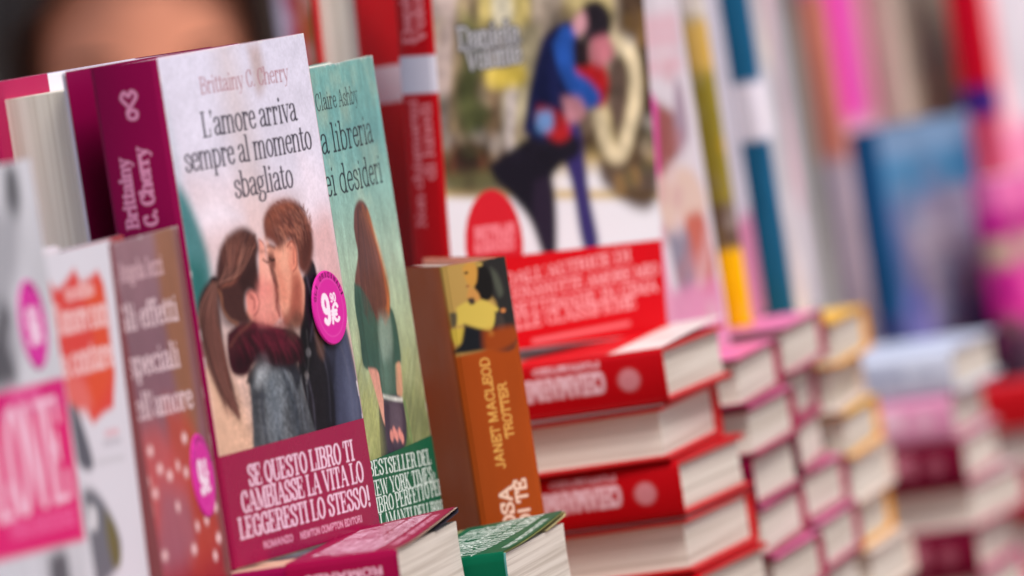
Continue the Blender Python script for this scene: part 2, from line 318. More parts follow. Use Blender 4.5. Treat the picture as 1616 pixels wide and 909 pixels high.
        s._mix(sl, A, col)

# ------------------------------------------------------------------ mesh helpers
def link(o, parent=None):
    COL.objects.link(o)
    if parent is not None: o.parent = parent
    return o
def mesh_obj(name, verts, faces, mat, parent=None, smooth=False):
    me = bpy.data.meshes.new(name); me.from_pydata([tuple(v) for v in verts], [], [tuple(q) for q in faces]); me.update()
    me.materials.append(mat)
    if smooth:
        me.polygons.foreach_set("use_smooth", [True] * len(me.polygons))
    return link(bpy.data.objects.new(name, me), parent)
def grid_mesh(name, V, Cc, mat, smooth=True):
    """V: (ny, nx, 3) positions, Cc: (ny, nx, 3) linear ink colours"""
    ny, nx = V.shape[:2]; me = bpy.data.meshes.new(name)
    idx = np.arange(ny * nx).reshape(ny, nx)
    q = np.stack([idx[:-1, :-1], idx[:-1, 1:], idx[1:, 1:], idx[1:, :-1]], -1).reshape(-1, 4).astype(np.int32)
    me.vertices.add(ny * nx); me.vertices.foreach_set("co", V.reshape(-1).astype(np.float32))
    me.loops.add(q.size); me.loops.foreach_set("vertex_index", q.reshape(-1))
    me.polygons.add(len(q)); me.polygons.foreach_set("loop_start", np.arange(0, q.size, 4, dtype=np.int32))
    me.polygons.foreach_set("loop_total", np.full(len(q), 4, np.int32))
    me.update(calc_edges=True)
    if smooth: me.polygons.foreach_set("use_smooth", np.ones(len(q), bool))
    at = me.color_attributes.new("ink", 'FLOAT_COLOR', 'POINT')
    c4 = np.ones((ny * nx, 4), np.float32); c4[:, :3] = Cc.reshape(-1, 3); at.data.foreach_set("color", c4.reshape(-1))
    me.materials.append(mat); me.validate(); return me
def box_data(x0, x1, y0, y1, z0, z1, b=0.0):
    if b <= 0:
        v = [(x, y, z) for x in (x0, x1) for y in (y0, y1) for z in (z0, z1)]
        return v, [(0, 1, 3, 2), (4, 6, 7, 5), (0, 4, 5, 1), (2, 3, 7, 6), (0, 2, 6, 4), (1, 5, 7, 3)]
    import bmesh
    bm = bmesh.new(); bmesh.ops.create_cube(bm, size=1)
    for v in bm.verts: v.co = ((x0 + x1) / 2 + v.co.x * (x1 - x0), (y0 + y1) / 2 + v.co.y * (y1 - y0), (z0 + z1) / 2 + v.co.z * (z1 - z0))
    bmesh.ops.bevel(bm, geom=bm.edges[:], offset=b, segments=2, affect='EDGES', profile=.5)
    bm.verts.index_update(); v = [tuple(q.co) for q in bm.verts]; fc = [[w.index for w in q.verts] for q in bm.faces]; bm.free()
    return v, fc
def join_data(*parts):
    V, F = [], []
    for v, f_ in parts:
        k = len(V); V += list(v); F += [tuple(i + k for i in q) for q in f_]
    return V, F

# ------------------------------------------------------------------ a hardcover book in metres: x across the cover from the spine, y through the thickness, z up
BULGE = [0.0018]
def wrap_path(w, t, off, rc, us, flap=0.0, curl=0.0, nf=10):
    """points (x, y) along the jacket: fore-edge of the back cover, round the spine, to the fore-edge of the front cover (+ turned-in flap)"""
    out = []
    y0, y1, x0 = -off, t + off, -off
    for u in us:                                             # u metres: [-(w+t/2) .. w+t/2], 0 in the middle of the spine
        s_ = 1 if u >= 0 else -1; a = abs(u)
        half = (y1 - y0) / 2
        flat = half - rc; arc = math.pi / 2 * rc
        if a <= flat: p = (x0 - BULGE[0] * (1 - (a / half) ** 2), a)
        elif a <= flat + arc:
            g = (a - flat) / rc; p = (x0 + rc - rc * math.cos(g), flat + rc * math.sin(g))
        else: p = (x0 + rc + (a - flat - arc), half)
        out.append((p[0], (t / 2) - s_ * p[1]))
    return out
def jacket_mesh(name, sheet_front, sheet_spine, back_col, w, t, h, off=0.0004, z0=0.0, flap=0.0, flap_col=(235, 232, 232), lift=None, bow=0.0, mat=None):
    """wraps back | spine | front into one sheet; sheets are in mm"""
    ny = sheet_front.ny
    us, cols = [], []
    nb = 10; rc = 0.0022
    spa = sheet_spine.a
    if sheet_spine.ny != ny:                                 # bring the spine's rows to the front's pitch
        q = np.linspace(0, sheet_spine.ny - 1, ny); q0 = np.minimum(q.astype(int), sheet_spine.ny - 2); tq = (q - q0)[:, None, None]
        spa = spa[q0] * (1 - tq) + spa[q0 + 1] * tq
    fl = (t + 2 * off) / 2
    L = w + fl
    for i in range(nb): us.append(-L + (w - .004) * i / (nb - 1)); cols.append(np.tile(lin(back_col), (ny, 1)) if back_col is not None else spa[:, 0])
    for i in range(sheet_spine.nx):
        u = -fl + 2 * fl * i / (sheet_spine.nx - 1); us.append(u); cols.append(spa[:, i])
    for i in range(1, sheet_front.nx): us.append(fl + w * i / (sheet_front.nx - 1)); cols.append(sheet_front.a[:, i])
    xy = wrap_path(w, t, off, rc, us)
    if flap > 0:                                             # paper turned in round the fore-edge of the front board
        xe, ye = xy[-1]; r_ = 0.0016 if not lift else .0011
        for i in range(1, 9):
            g = math.pi * i / 8; xy.append((xe + r_ * math.sin(g), ye + r_ * (1 - math.cos(g)))); cols.append(np.tile(lin(flap_col), (ny, 1)))
        for i in range(1, 5): xy.append((xe - flap * i / 4, ye + 2 * r_)); cols.append(np.tile(lin(flap_col), (ny, 1)))
    P = np.array(xy); nx = len(P); Z = np.linspace(z0, z0 + sheet_front.h / 1000, ny)
    V = np.zeros((ny, nx, 3)); V[..., 0] = P[None, :, 0]; V[..., 1] = P[None, :, 1]; V[..., 2] = Z[:, None]
    front = np.clip(V[..., 0] / w, 0, 1.1) * (V[..., 1] < t * .4)
    if bow: V[..., 1] -= bow * np.sin(np.clip(front, 0, 1) * math.pi) * (.4 + .6 * (V[..., 2] / h) ** 2)
    if lift: V[..., 1] -= lift(front, V[..., 2] / h)
    return grid_mesh(name, V, np.stack(cols, 1), mat or M_PRINT)
def wear(s, seed, n=26, al=.5):
    r = np.random.RandomState(seed); w, h = s.w, s.h; c = (236, 232, 232)
    for pts in ([(0, 0), (0, h)], [(w, 0), (w, h)], [(0, h), (w, h)]): s.stroke(pts, .5, c, .3, al, False, True)
    for i in range(n):
        e = i % 3; q = r.rand(); L = 1 + 5 * r.rand()
        if e == 0: p = [(w - .3, q * h), (w - .3 - r.rand(), q * h + L)]
        elif e == 1: p = [(q * w, h - .3), (q * w + L, h - .4 - .5 * r.rand())]
        else: p = [(.3, q * h), (.3 + .4 * r.rand(), q * h + L)]
        s.stroke(p, .5 + .7 * r.rand(), c, .4, al, False, True)
    s.ell((w, h), 2.2, 2.2, c, 1.2, al, raw=True); s.ell((w, 0), 2.0, 2.0, c, 1.2, al, raw=True)
class Kind:
    """one title: its dimensions and shared part meshes"""
    pass
def make_kind(w, t, h, front, spine, back_col, board, page=None, band=None, flap=0.0, flap_col=(235, 232, 232), lift=None, bow=0.0, stickers=(), band_mat=None, recess=0.0035, bevel=0.0006):
    k = Kind(); k.w, k.t, k.h = w, t, h; bt = (0.0022 if h > .2135 else .0016) if board is not None else .0003
    k.jacket = jacket_mesh("dust_jacket", front, spine, back_col, w, t, h, flap=flap, flap_col=flap_col, lift=lift, bow=bow)
    jb = bevel; k.board = None
    parts = [] if board is None else [box_data(0.0012, w - .0006, 0.0002, bt, 0.0004, h - .0004, jb), box_data(0.0012, w - .0006, t - bt, t - 0.0002, 0.0004, h - .0004, jb), box_data(0.0004, 0.0018, bt + .0001, t - bt - .0001, .0004, h - .0004)]
    v, f_ = join_data(*parts)
    if board is not None:
        me = bpy.data.meshes.new("hard_cover"); me.from_pydata(v, [], f_); me.update(); me.materials.append(board_mat(board)); k.board = me
    # page block: slightly hollow fore-edge, rounded back
    n = 9; prof = []
    for i in range(n):
        s_ = i / (n - 1); prof.append((w - recess - .0016 * math.sin(math.pi * s_), bt + .0002 + (t - 2 * bt - .0004) * s_))
    prof += [(.003, t - bt - .0002), (.0022, t / 2), (.003, bt + .0002)]
    m = len(prof); vv = [(x, y, recess) for x, y in prof] + [(x, y, h - recess) for x, y in prof]
    ff = [(i, (i + 1) % m, (i + 1) % m + m, i + m) for i in range(m)] + [tuple(range(m))[::-1], tuple(range(m, 2 * m))]
    me = bpy.data.meshes.new("page_block"); me.from_pydata(vv, [], ff); me.update(); me.materials.append(page or M_PAGE); k.pages = me
    k.band = None
    if band:
        fr, sp, col = band
        k.band = jacket_mesh("paper_band", fr, sp, col, w, t, h, off=0.0009, z0=0.0008, lift=lift, bow=bow, mat=band_mat or M_BAND)
    k.stickers = list(stickers)
    return k
def disc_sticker(sheet_r, paint, res):
    """a round paper sticker, printed; centre at the origin facing -y, radius in mm"""
    r = sheet_r; sh = Sheet(2 * r, 2 * r, res, (214, 44, 158)); paint(sh, r)
    nr, na = max(6, int(r / res)), max(40, int(6.2 * r / res)); V = np.zeros((nr, na, 3)); Cc = np.zeros((nr, na, 3))
    rr = np.linspace(0.02, 1, nr)[:, None] * r; aa = np.linspace(0, 2 * math.pi, na)[None, :]
    x, y = rr * np.cos(aa), rr * np.sin(aa)
    V[..., 0] = x / 1000; V[..., 2] = y / 1000
    V[-1, :, 1] += 0.0008
    i = np.clip(((x + r) / (2 * r) * (sh.nx - 1)).round().astype(int), 0, sh.nx - 1); j = np.clip(((y + r) / (2 * r) * (sh.ny - 1)).round().astype(int), 0, sh.ny - 1)
    Cc = sh.a[j, i]
    return grid_mesh("price_sticker", V, Cc, M_BAND)

def tag(o, label, cat, group=None):
    o["label"] = label; o["category"] = cat
    if group: o["group"] = group
    return o
def put_book(k, name, label, mat3, origin, group=None, stickers=True, cat="book"):
    o = bpy.data.objects.new(name, None); COL.objects.link(o); o.empty_display_size = .02
    M = mat3.to_4x4(); M.translation = Vector(origin); o.matrix_world = M
    tag(o, label, cat, group)
    for nm, me in (("dust_jacket", k.jacket), ("hard_cover", k.board), ("page_block", k.pages), ("paper_band", k.band)):
        if me is not None: link(bpy.data.objects.new(nm, me), o)
    if stickers:
        for me, x, z, y in k.stickers:
            s_ = link(bpy.data.objects.new("price_sticker", me), o); s_.location = (x, y, z)
    return o
def axes(yaw):
    c = Vector((math.sin(yaw), math.cos(yaw), 0)); s_ = Vector((-math.cos(yaw), math.sin(yaw), 0)); return c, s_, Vector((0, 0, 1))
def cols3(a, b, c): return Matrix(((a.x, b.x, c.x), (a.y, b.y, c.y), (a.z, b.z, c.z)))
def standing(k, name, label, o, yaw, group=None, lean=0.0, back_lean=0.0, **kw):
    c, s_, z = axes(yaw); M = cols3(c, s_, z)
    if lean: M = Matrix.Rotation(lean, 3, 'Y') @ M
    if back_lean: M = Matrix.Rotation(back_lean, 3, c) @ M
    return put_book(k, name, label, M, o, group, **kw)
def reversed_standing(k, name, label, corner, yaw, group=None, lean=0.0, **kw):
    """fore-edge towards the viewer; corner = foot of its right front edge"""
    c, s_, z = axes(yaw); M = cols3(-c, -s_, z)
    o = Vector(corner) + c * k.w + s_ * k.t
    if lean:
        Rm = Matrix.Rotation(lean, 3, 'Y'); M = Rm @ M; o = Vector(corner) + Rm @ (o - Vector(corner))
    return put_book(k, name, label, M, o, group, **kw)
def lying(k, name, label, corner, yaw, group=None, flip=False, **kw):
    """lying front up, tail to the right; corner = upper right front corner. flip: turned round so the fore-edge faces the viewer"""
    c, s_, z = axes(yaw)
    if not flip: return put_book(k, name, label, cols3(c, -z, s_), corner, group, **kw)
    o = Vector(corner) + c * k.w + s_ * k.h
    return put_book(k, name, label, cols3(-c, -z, -s_), o, group, **kw)
ORD = ["topmost", "second from the top", "third from the top", "fourth from the top", "fifth from the top", "sixth from the top", "seventh from the top", "eighth from the top", "ninth from the top", "tenth from the top"]
def stack(kinds, name, look, desc, corner, yaw, bottom, group, pattern, rng, top_kind=None):
    """a pile of lying books from corner (upper right front corner of the topmost) down to the table"""
    z = corner[2]; i = 0
    while True:
        k = top_kind if (i == 0 and top_kind) else kinds[i % len(kinds)]
        if z - k.t < bottom - .004: break
        jy = rng.uniform(-2.4, 2.4) if i else 0; dx = rng.uniform(-.004, .004) if i else 0; dy = rng.uniform(-.003, .003) if i else 0
        lk = look[i % len(look)]
        lying(k, name, f"{lk}, {ORD[min(i, 9)]} in {desc}", (corner[0] + dx, corner[1] + dy, z), yaw + R(jy), group, flip=pattern[i % len(pattern)], stickers=(i == 0))
        z -= k.t + 0.0013; i += 1
    return z

# ================================================================== the setting
TABLE_Z = -0.44
GROUND_Z = -1.38
def build_setting():
    n = 24; X = np.linspace(-150, 150, n); Y = np.linspace(-30, 300, n)
    vv = [(x, y, GROUND_Z) for y in Y for x in X]; ff = [(j * n + i, j * n + i + 1, (j + 1) * n + i + 1, (j + 1) * n + i) for j in range(n - 1) for i in range(n - 1)]
    g = mesh_obj("pavement", vv, ff, plain_mat("stone_pavement", (140, 136, 130), .8, .25, 1.5, .3, .3)); g["kind"] = "structure"
    # the stall table: board top under a cloth, four legs
    t = bpy.data.objects.new("stall_table", None); COL.objects.link(t); t.location = (0.0, 4.3, TABLE_Z)
    tag(t, "bookstall table carrying all the book stacks", "table")
    v, f_ = box_data(-0.75, 1.0, -1.2, 1.2, -.036, -.0004, .004); mesh_obj("tabletop", v, f_, plain_mat("table_cloth", (150, 120, 110), .9, .15, 30), t)
    for sx in (-.65, .9):
        for sy in (-1.1, 1.1):
            v, f_ = box_data(sx - .025, sx + .025, sy - .025, sy + .025, GROUND_Z - TABLE_Z, -.036, .003); mesh_obj("leg", v, f_, plain_mat("table_leg", (90, 84, 80), .5), t)
    # a grey house front far behind the stall
    b = bpy.data.objects.new("building", None); COL.objects.link(b); b.location = (-2, 34, GROUND_Z)
    tag(b, "blurred grey stone building far behind the dark haired person", "building")
    parts = [box_data(-14, 14, 0.0, 6, 0, 12)]
    v, f_ = join_data(*parts); mesh_obj("wall", v, f_, plain_mat("grey_stone", (140, 138, 132), .85, .2, .6, .2), b)
    for i in range(7):
        for j in range(3):
            x, z = -12 + i * 4.0, 1.2 + j * 3.7
            v, f_ = box_data(x - .75, x + .75, -.10, -.01, z - .1, z + 2.3); w_ = mesh_obj("window", v, f_, plain_mat("window_frame", (150, 146, 138), .6), b)
            v, f_ = box_data(x - .6, x + .6, -.13, -.105, z, z + 2.15); mesh_obj("pane", v, f_, plain_mat("window_glass", (50, 56, 60), .12, .1, 1, .6), w_)
build_setting()

# ================================================================== printed covers
rng = random.Random(7)
Z4 = lambda *p: [(300 + x / 2.067, 300 + y / 2.067) for x, y in p]
Z2 = lambda *p: [(x / 1.938, 440 + y / 1.938) for x, y in p]
Z7 = lambda *p: [(680 + x / 1.818, y / 1.818) for x, y in p]

# ---- the kissing-couple book
HQ = [(245, 95), (477, 56), (597, 836), (372, 903)]
def hero_front():
    s = Sheet(140, 215, .36, (214, 208, 222), HQ)
    s.vgrad([(0, (196, 172, 158)), (.2, (204, 180, 166)), (.38, (214, 188, 178)), (.55, (214, 202, 206)), (.72, (216, 212, 224)), (1, (220, 218, 232))])
    s.poly([(330, 60), (352, 60), (420, 330), (380, 340)], (206, 192, 190), 14, .55)
    s.poly([(384, 78), (402, 76), (412, 130), (400, 150)], (186, 160, 150), 5, .6)
    s.poly([(300, 300), (470, 330), (500, 420), (380, 420), (300, 400)], (226, 200, 198), 18, .7)
    s.poly([(285, 330), (345, 318), (380, 352), (330, 372), (300, 380)], (232, 226, 236), 8, .75)
    s.poly([(470, 250), (520, 300), (540, 440), (500, 430), (476, 330)], (232, 222, 232), 10, .8)
    s.poly([(485, 360), (520, 345), (548, 470), (520, 480), (492, 420)], (214, 170, 166), 9, .7)
    s.poly([(252, 140), (262, 190), (280, 270), (276, 300), (258, 260)], (196, 204, 214), 6, .7)
    # teal and grey shapes at the left edge
    s.poly([(268, 290), (288, 310), (306, 350), (325, 410), (330, 470), (312, 560), (300, 500), (285, 400)], (64, 134, 136), 5, .9)
    s.poly([(296, 420), (316, 430), (326, 500), (318, 570), (306, 520)], (44, 116, 112), 6, .7)
    s.poly([(318, 560), (352, 590), (404, 722), (345, 738), (330, 660)], (214, 182, 160), 8, .9)
    s.mottle(30, 40, .05, 3)
    # boy's dark coat and blue sleeve
    s.poly(Z4((455, 330), (500, 440), (545, 650), (560, 800), (455, 815), (440, 600), (430, 480)), (86, 90, 112), 1.6)
    s.poly(Z4((385, 235), (400, 255), (412, 330), (404, 420), (430, 520), (455, 600), (465, 812), (398, 822), (370, 700), (345, 590), (350, 500), (352, 420), (345, 330), (368, 282)), (44, 40, 48), 1.2)
    s.poly(Z4((420, 330), (455, 420), (470, 560), (455, 640), (425, 520)), (62, 62, 78), 2, .8)
    for q in (((372, 290), (395, 400), (385, 500)), ((398, 480), (440, 600), (452, 760)), ((362, 560), (392, 690), (402, 800)), ((470, 470), (510, 600), (530, 760)), ((492, 440), (530, 600), (545, 770))):
        s.stroke(Z4(*q), 1.4, (112, 110, 124), .7, .55)
    s.stroke(Z4((372, 470), (378, 560), (372, 640)), 1.0, (150, 146, 150), .4, .7)
    s.ell(Z4((378, 540))[0], 2.6, 2.0, (176, 174, 178), .5); s.ell(Z4((372, 614))[0], 2.2, 1.7, (166, 160, 160), .5)
    s.poly(Z4((395, 440), (420, 470), (432, 560), (408, 540)), (126, 96, 84), 2, .6)
    # boy's head
    s.poly(Z4((240, 178), (262, 196), (300, 182), (338, 186), (346, 262), (366, 330), (356, 440), (320, 455), (296, 430), (283, 385), (262, 322), (243, 250)), (226, 170, 150), 1.0)
    s.poly(Z4((322, 280), (350, 290), (360, 430), (330, 448), (318, 380)), (196, 132, 112), 2.5, .8)
    s.poly(Z4((243, 215), (264, 228), (268, 262), (252, 266)), (120, 76, 70), 1.2, .75)
    s.poly(Z4((262, 322), (290, 400), (312, 440), (300, 446), (274, 400)), (206, 140, 124), 2.0, .8)
    s.poly(Z4((235, 172), (229, 110), (252, 64), (300, 42), (348, 56), (380, 112), (394, 180), (388, 246), (368, 284), (346, 262), (338, 196), (312, 172), (284, 204), (258, 182)), (132, 84, 74), 2.2)
    r = np.random.RandomState(4)
    for i in range(240):
        x = 246 + r.rand() * 136; y = 54 + r.rand() * 140; d = r.rand() * 26 - 4
        if (x - 318) ** 2 / 62 ** 2 + (y - 120) ** 2 / 66 ** 2 > 1: continue
        s.stroke(Z4((x, y), (x + 6 + d * .5, y + 14), (x + 8 + d * .6, y + 34)), .9, [(182, 124, 106), (82, 48, 46), (206, 150, 128), (108, 66, 58)][i % 4], .4, .55, taper=.8)
    s.poly(Z4((305, 190), (322, 176), (338, 206), (340, 258), (324, 276), (310, 250)), (226, 158, 138), .9)
    s.stroke(Z4((314, 200), (328, 206), (330, 250)), 1.0, (176, 104, 90), .6, .8)
    # girl's jacket, scarf, head
    s.poly(Z4((186, 640), (226, 558), (292, 552), (342, 596), (372, 700), (398, 790), (404, 822), (320, 848), (212, 870), (198, 780), (192, 700)), (112, 116, 120), 1.0)
    msk = np.zeros(s.X.shape); pp = s.m(Z4((290, 720))[0]); msk = np.exp(-(((s.X - pp[0]) / 40) ** 2 + ((s.Y - pp[1]) / 34) ** 2))
    s.mottle(3.2, 3.2, .34, 11, 4, msk)
    for q in (((232, 600), (226, 700), (244, 840)), ((286, 590), (330, 700), (352, 830)), ((258, 640), (270, 740), (290, 850)), ((200, 690), (232, 680), (252, 700))):
        s.stroke(Z4(*q), 1.8, (64, 70, 84), 1.0, .6)
    for q in (((216, 620), (250, 570), (300, 566)), ((300, 600), (346, 690), (376, 790))):
        s.stroke(Z4(*q), 1.5, (140, 148, 158), .8, .6)
    s.poly(Z4((176, 640), (188, 596), (236, 552), (250, 556), (224, 590), (206, 640)), (44, 46, 54), 1.0, .9)
    s.poly(Z4((262, 560), (330, 566), (352, 610), (342, 660), (318, 606), (268, 584)), (50, 52, 62), 1.0, .9)
    s.poly(Z4((214, 168), (231, 188), (240, 248), (262, 300), (272, 322), (270, 346), (282, 372), (276, 402), (284, 424), (262, 452), (226, 462), (188, 440), (176, 400), (212, 330)), (228, 168, 154), .9)
    s.poly(Z4((224, 190), (236, 230), (246, 300), (232, 340), (216, 260)), (236, 184, 170), 2, .7)
    s.poly(Z4((252, 262), (270, 282), (278, 330), (268, 322), (256, 292)), (96, 56, 56), 1.0, .75)
    s.stroke(Z4((270, 330), (276, 362), (272, 384), (284, 424)), 1.2, (140, 70, 68), .6, .8)
    s.poly(Z4((200, 420), (262, 446), (300, 430), (330, 470), (280, 486), (200, 470)), (168, 104, 100), 2.2, .7)
    s.poly(Z4((116, 478), (156, 446), (196, 440), (256, 456), (326, 470), (362, 512), (352, 566), (276, 584), (206, 570), (176, 612), (132, 606), (116, 540)), (74, 22, 42), 1.0)
    for i in range(16):
        x = 130 + i * 13; s.stroke(Z4((x, 470 + r.rand() * 30), (x + 26, 520 + r.rand() * 20), (x + 40, 570)), 1.5, [(112, 34, 60), (48, 12, 28), (134, 52, 74)][i % 3], .8, .6)
    s.stroke(Z4((150, 470), (216, 452), (300, 478)), 2.0, (130, 48, 70), 1.0, .7)
    s.poly(Z4((76, 310), (80, 250), (95, 190), (128, 150), (166, 134), (200, 156), (214, 200), (208, 240), (218, 330), (204, 352), (186, 338), (172, 356), (174, 400), (188, 440), (150, 452), (108, 420), (84, 366)), (90, 60, 58), 2.2)
    s.poly(Z4((74, 296), (44, 322), (22, 378), (25, 450), (45, 540), (75, 640), (110, 700), (156, 756), (142, 690), (126, 620), (112, 560), (100, 490), (92, 420), (84, 352)), (80, 50, 50), 2.0)
    for i in range(80):
        a = r.rand(); x0, y0 = 205 - a * 90, 150 + r.rand() * 60 + a * 40
        s.stroke(Z4((x0, y0), (150 - a * 30, 250 + r.rand() * 60), (90 + r.rand() * 12, 312 + r.rand() * 20)), .8, [(146, 96, 84), (58, 32, 34), (116, 72, 66), (172, 120, 102)][i % 4], .35, .5, taper=.5)
    for i in range(46):
        a = r.rand(); b_ = r.rand()
        s.stroke(Z4((74 + a * 8, 310 + b_ * 20), (30 + a * 40, 400 + b_ * 20), (40 + a * 62, 520), (90 + a * 34, 650), (110 + a * 46, 700 + a * 50)), .8, [(124, 74, 66), (52, 28, 32), (150, 96, 84)][i % 3], .35, .55, taper=.6)
    s.stroke(Z4((72, 316), (92, 350), (100, 400), (122, 434), (146, 446)), 1.8, (164, 118, 96), .6, .9)
    s.stroke(Z4((124, 520), (150, 480), (190, 444)), 1.2, (168, 116, 100), .6, .8)
    s.ell(Z4((72, 314))[0], 4.2, 2.8, (44, 26, 32), .8)
    s.poly(Z4((174, 350), (188, 336), (208, 350), (216, 384), (206, 420), (186, 412), (176, 388)), (226, 158, 148), .8)
    s.stroke(Z4((186, 352), (200, 366), (200, 400)), 1.0, (170, 98, 92), .6, .8)
    # soft modelling inside the printed photograph
    s.poly(Z4((236, 110), (256, 66), (300, 46), (330, 60), (290, 84), (256, 130)), (178, 116, 92), 5, .45)
    s.poly(Z4((360, 110), (392, 180), (384, 250), (366, 276), (352, 220)), (78, 42, 40), 5, .6)
    s.poly(Z4((330, 300), (352, 330), (352, 430), (334, 440), (322, 400)), (160, 92, 80), 4, .6)
    s.poly(Z4((286, 200), (318, 190), (314, 250), (290, 270)), (238, 190, 168), 4, .5)
    s.poly(Z4((270, 250), (296, 300), (310, 360), (290, 370)), (210, 140, 122), 4, .55)
    s.stroke(Z4((240, 196), (252, 192), (266, 200)), 1.3, (92, 54, 46), .6, .8)
    s.stroke(Z4((246, 232), (256, 240), (266, 238)), .9, (50, 30, 32), .4, .9)
    s.stroke(Z4((228, 236), (240, 246), (248, 244)), .8, (70, 40, 44), .4, .8)
    s.stroke(Z4((222, 212), (236, 210), (246, 220)), 1.1, (128, 84, 78), .6, .6)
    s.poly(Z4((218, 300), (246, 310), (256, 350), (230, 372), (212, 350)), (224, 138, 136), 5, .5)
    s.poly(Z4((196, 420), (230, 440), (270, 440), (282, 420), (262, 410), (220, 404)), (190, 122, 118), 4, .55)
    s.poly(Z4((96, 210), (128, 160), (160, 146), (150, 190), (112, 260)), (150, 104, 92), 5, .5)
    s.poly(Z4((150, 300), (186, 250), (206, 250), (200, 320), (170, 350)), (54, 30, 32), 4, .5)
    s.poly(Z4((90, 380), (110, 420), (140, 446), (120, 460), (98, 440)), (50, 26, 30), 3, .6)
    s.poly(Z4((190, 640), (220, 640), (226, 850), (208, 866), (196, 760)), (66, 68, 74), 4, .6)
    s.poly(Z4((330, 640), (376, 720), (396, 800), (360, 836), (344, 740)), (66, 68, 76), 5, .55)
    s.poly(Z4((244, 600), (290, 590), (310, 660), (290, 760), (256, 700)), (140, 150, 158), 6, .4)
    s.poly(Z4((352, 420), (376, 440), (390, 560), (366, 640), (350, 540)), (18, 16, 22), 4, .7)
    s.poly(Z4((436, 560), (466, 600), (474, 800), (446, 808)), (36, 36, 50), 4, .6)
    s.poly(Z4((500, 520), (534, 640), (548, 760), (520, 790), (500, 660)), (122, 128, 152), 5, .5)
    for i in range(60):
        a = r.rand(); s.stroke(Z4((196 + a * 190, 600 + r.rand() * 200), (200 + a * 190 + r.rand() * 10, 640 + r.rand() * 190)), .5, [(150, 158, 166), (56, 62, 74)][i % 2], .4, .28)
    for i in range(9):
        a = r.rand(); s.stroke(Z4((80 + a * 30, 300), (20 + a * 30, 420 + r.rand() * 40), (10 + a * 60, 560 + r.rand() * 60)), .45, (96, 60, 56), .3, .6, taper=.7)
    s.poly(Z4((30, 380), (60, 360), (80, 430), (110, 560), (150, 700), (128, 720), (80, 620), (40, 500)), (112, 76, 72), 4, .3)
    s.poly(Z4((24, 430), (44, 420), (70, 560), (110, 690), (96, 690), (44, 560)), (50, 30, 34), 3, .5)
    s.poly(Z4((208, 570), (236, 556), (250, 590), (232, 640), (204, 640)), (186, 192, 196), 4, .75)
    s.poly(Z4((240, 640), (262, 620), (286, 700), (300, 830), (262, 850), (244, 740)), (128, 138, 146), 5, .5)
    s.poly(Z4((296, 620), (326, 660), (356, 790), (330, 810), (310, 720)), (66, 74, 84), 4, .6)
    s.poly(Z4((140, 560), (210, 540), (300, 548), (352, 540), (340, 584), (200, 590), (150, 606)), (44, 10, 26), 4, .65)
    s.poly(Z4((200, 462), (262, 470), (330, 500), (300, 530), (220, 510)), (116, 40, 64), 5, .5)
    s.poly(Z4((112, 490), (150, 450), (196, 440), (170, 500), (128, 560)), (88, 46, 52), 4, .6)
    s.poly(Z4((300, 420), (336, 400), (352, 450), (330, 500), (304, 470)), (92, 70, 62), 4, .7)
    s.poly(Z4((262, 300), (278, 320), (284, 372), (276, 408), (266, 372)), (120, 60, 56), 2.0, .5)
    s.poly(Z4((232, 168), (246, 190), (244, 240), (258, 292), (246, 300), (228, 240)), (240, 192, 178), 3, .5)
    s.poly(Z4((212, 330), (240, 330), (262, 380), (250, 430), (214, 440)), (230, 166, 158), 5, .5)
    s.blur(.5)
    s.mottle(2.0, 2.0, .22, 61, 3, msk); s.mottle(.9, .9, .14, 62, 1, msk)
    for i in range(260):      # loose strands, kept crisp
        a, b_ = r.rand(), r.rand()
        if i % 3 == 0: q = ((205 - a * 100, 150 + b_ * 70), (160 - a * 50, 240 + b_ * 60), (84 + b_ * 14, 306 + a * 14))
        elif i % 3 == 1: q = ((66 + a * 14, 306 + b_ * 20), (22 + a * 60, 400 + b_ * 40), (30 + a * 66, 520 + b_ * 30), (80 + a * 40, 650), (104 + a * 56, 700 + b_ * 60))
        else: q = ((236 + a * 120, 60 + b_ * 110), (246 + a * 126, 76 + b_ * 120), (252 + a * 124, 100 + b_ * 130))
        if i % 3 == 2 and (q[2][0] - 318) ** 2 / 60 ** 2 + (q[2][1] - 140) ** 2 / 96 ** 2 > 1: continue
        s.stroke(Z4(*q), .35 + .4 * r.rand(), [(150, 110, 102), (40, 24, 28), (96, 62, 60), (176, 134, 120)][i % 4], .3, .42, taper=.6)
    for i in range(40):       # ragged outline of the boy's hair
        a_ = R(-10 + 200 * r.rand()); x, y = 312 + 72 * math.cos(a_), 118 - 72 * math.sin(a_)
        s.stroke(Z4((x, y), (x + 10 * math.cos(a_ + .8), y - 12 * math.sin(a_ + .8))), .7, (138, 90, 78), .4, .6, taper=.9)
    s.stroke(Z4((246, 232), (256, 240), (266, 238)), .7, (44, 26, 28), .4, .8); s.stroke(Z4((228, 238), (240, 247), (248, 245)), .6, (60, 34, 38), .4, .7)
    s.stroke(Z4((176, 352), (186, 338), (204, 346), (216, 372), (212, 404), (200, 420)), .9, (150, 88, 84), .5, .7)
    s.stroke(Z4((188, 360), (200, 372), (202, 398)), .9, (156, 90, 84), .5, .6)
    s.stroke(Z4((308, 196), (322, 178), (336, 200), (340, 256), (328, 276)), .9, (150, 84, 72), .5, .7)
    s.poly(Z4((338, 290), (352, 320), (340, 400), (312, 446), (300, 436), (322, 380)), (172, 106, 92), 2.4, .55)
    s.stroke(Z4((214, 172), (232, 190), (242, 246), (250, 262), (262, 298), (262, 306), (272, 322), (268, 334), (278, 350), (274, 368), (284, 392), (280, 420)), .7, (140, 78, 72), .5, .5)
    s.poly(Z4((250, 196), (262, 210), (268, 260), (256, 290), (248, 250)), (110, 66, 60), 1.6, .35)
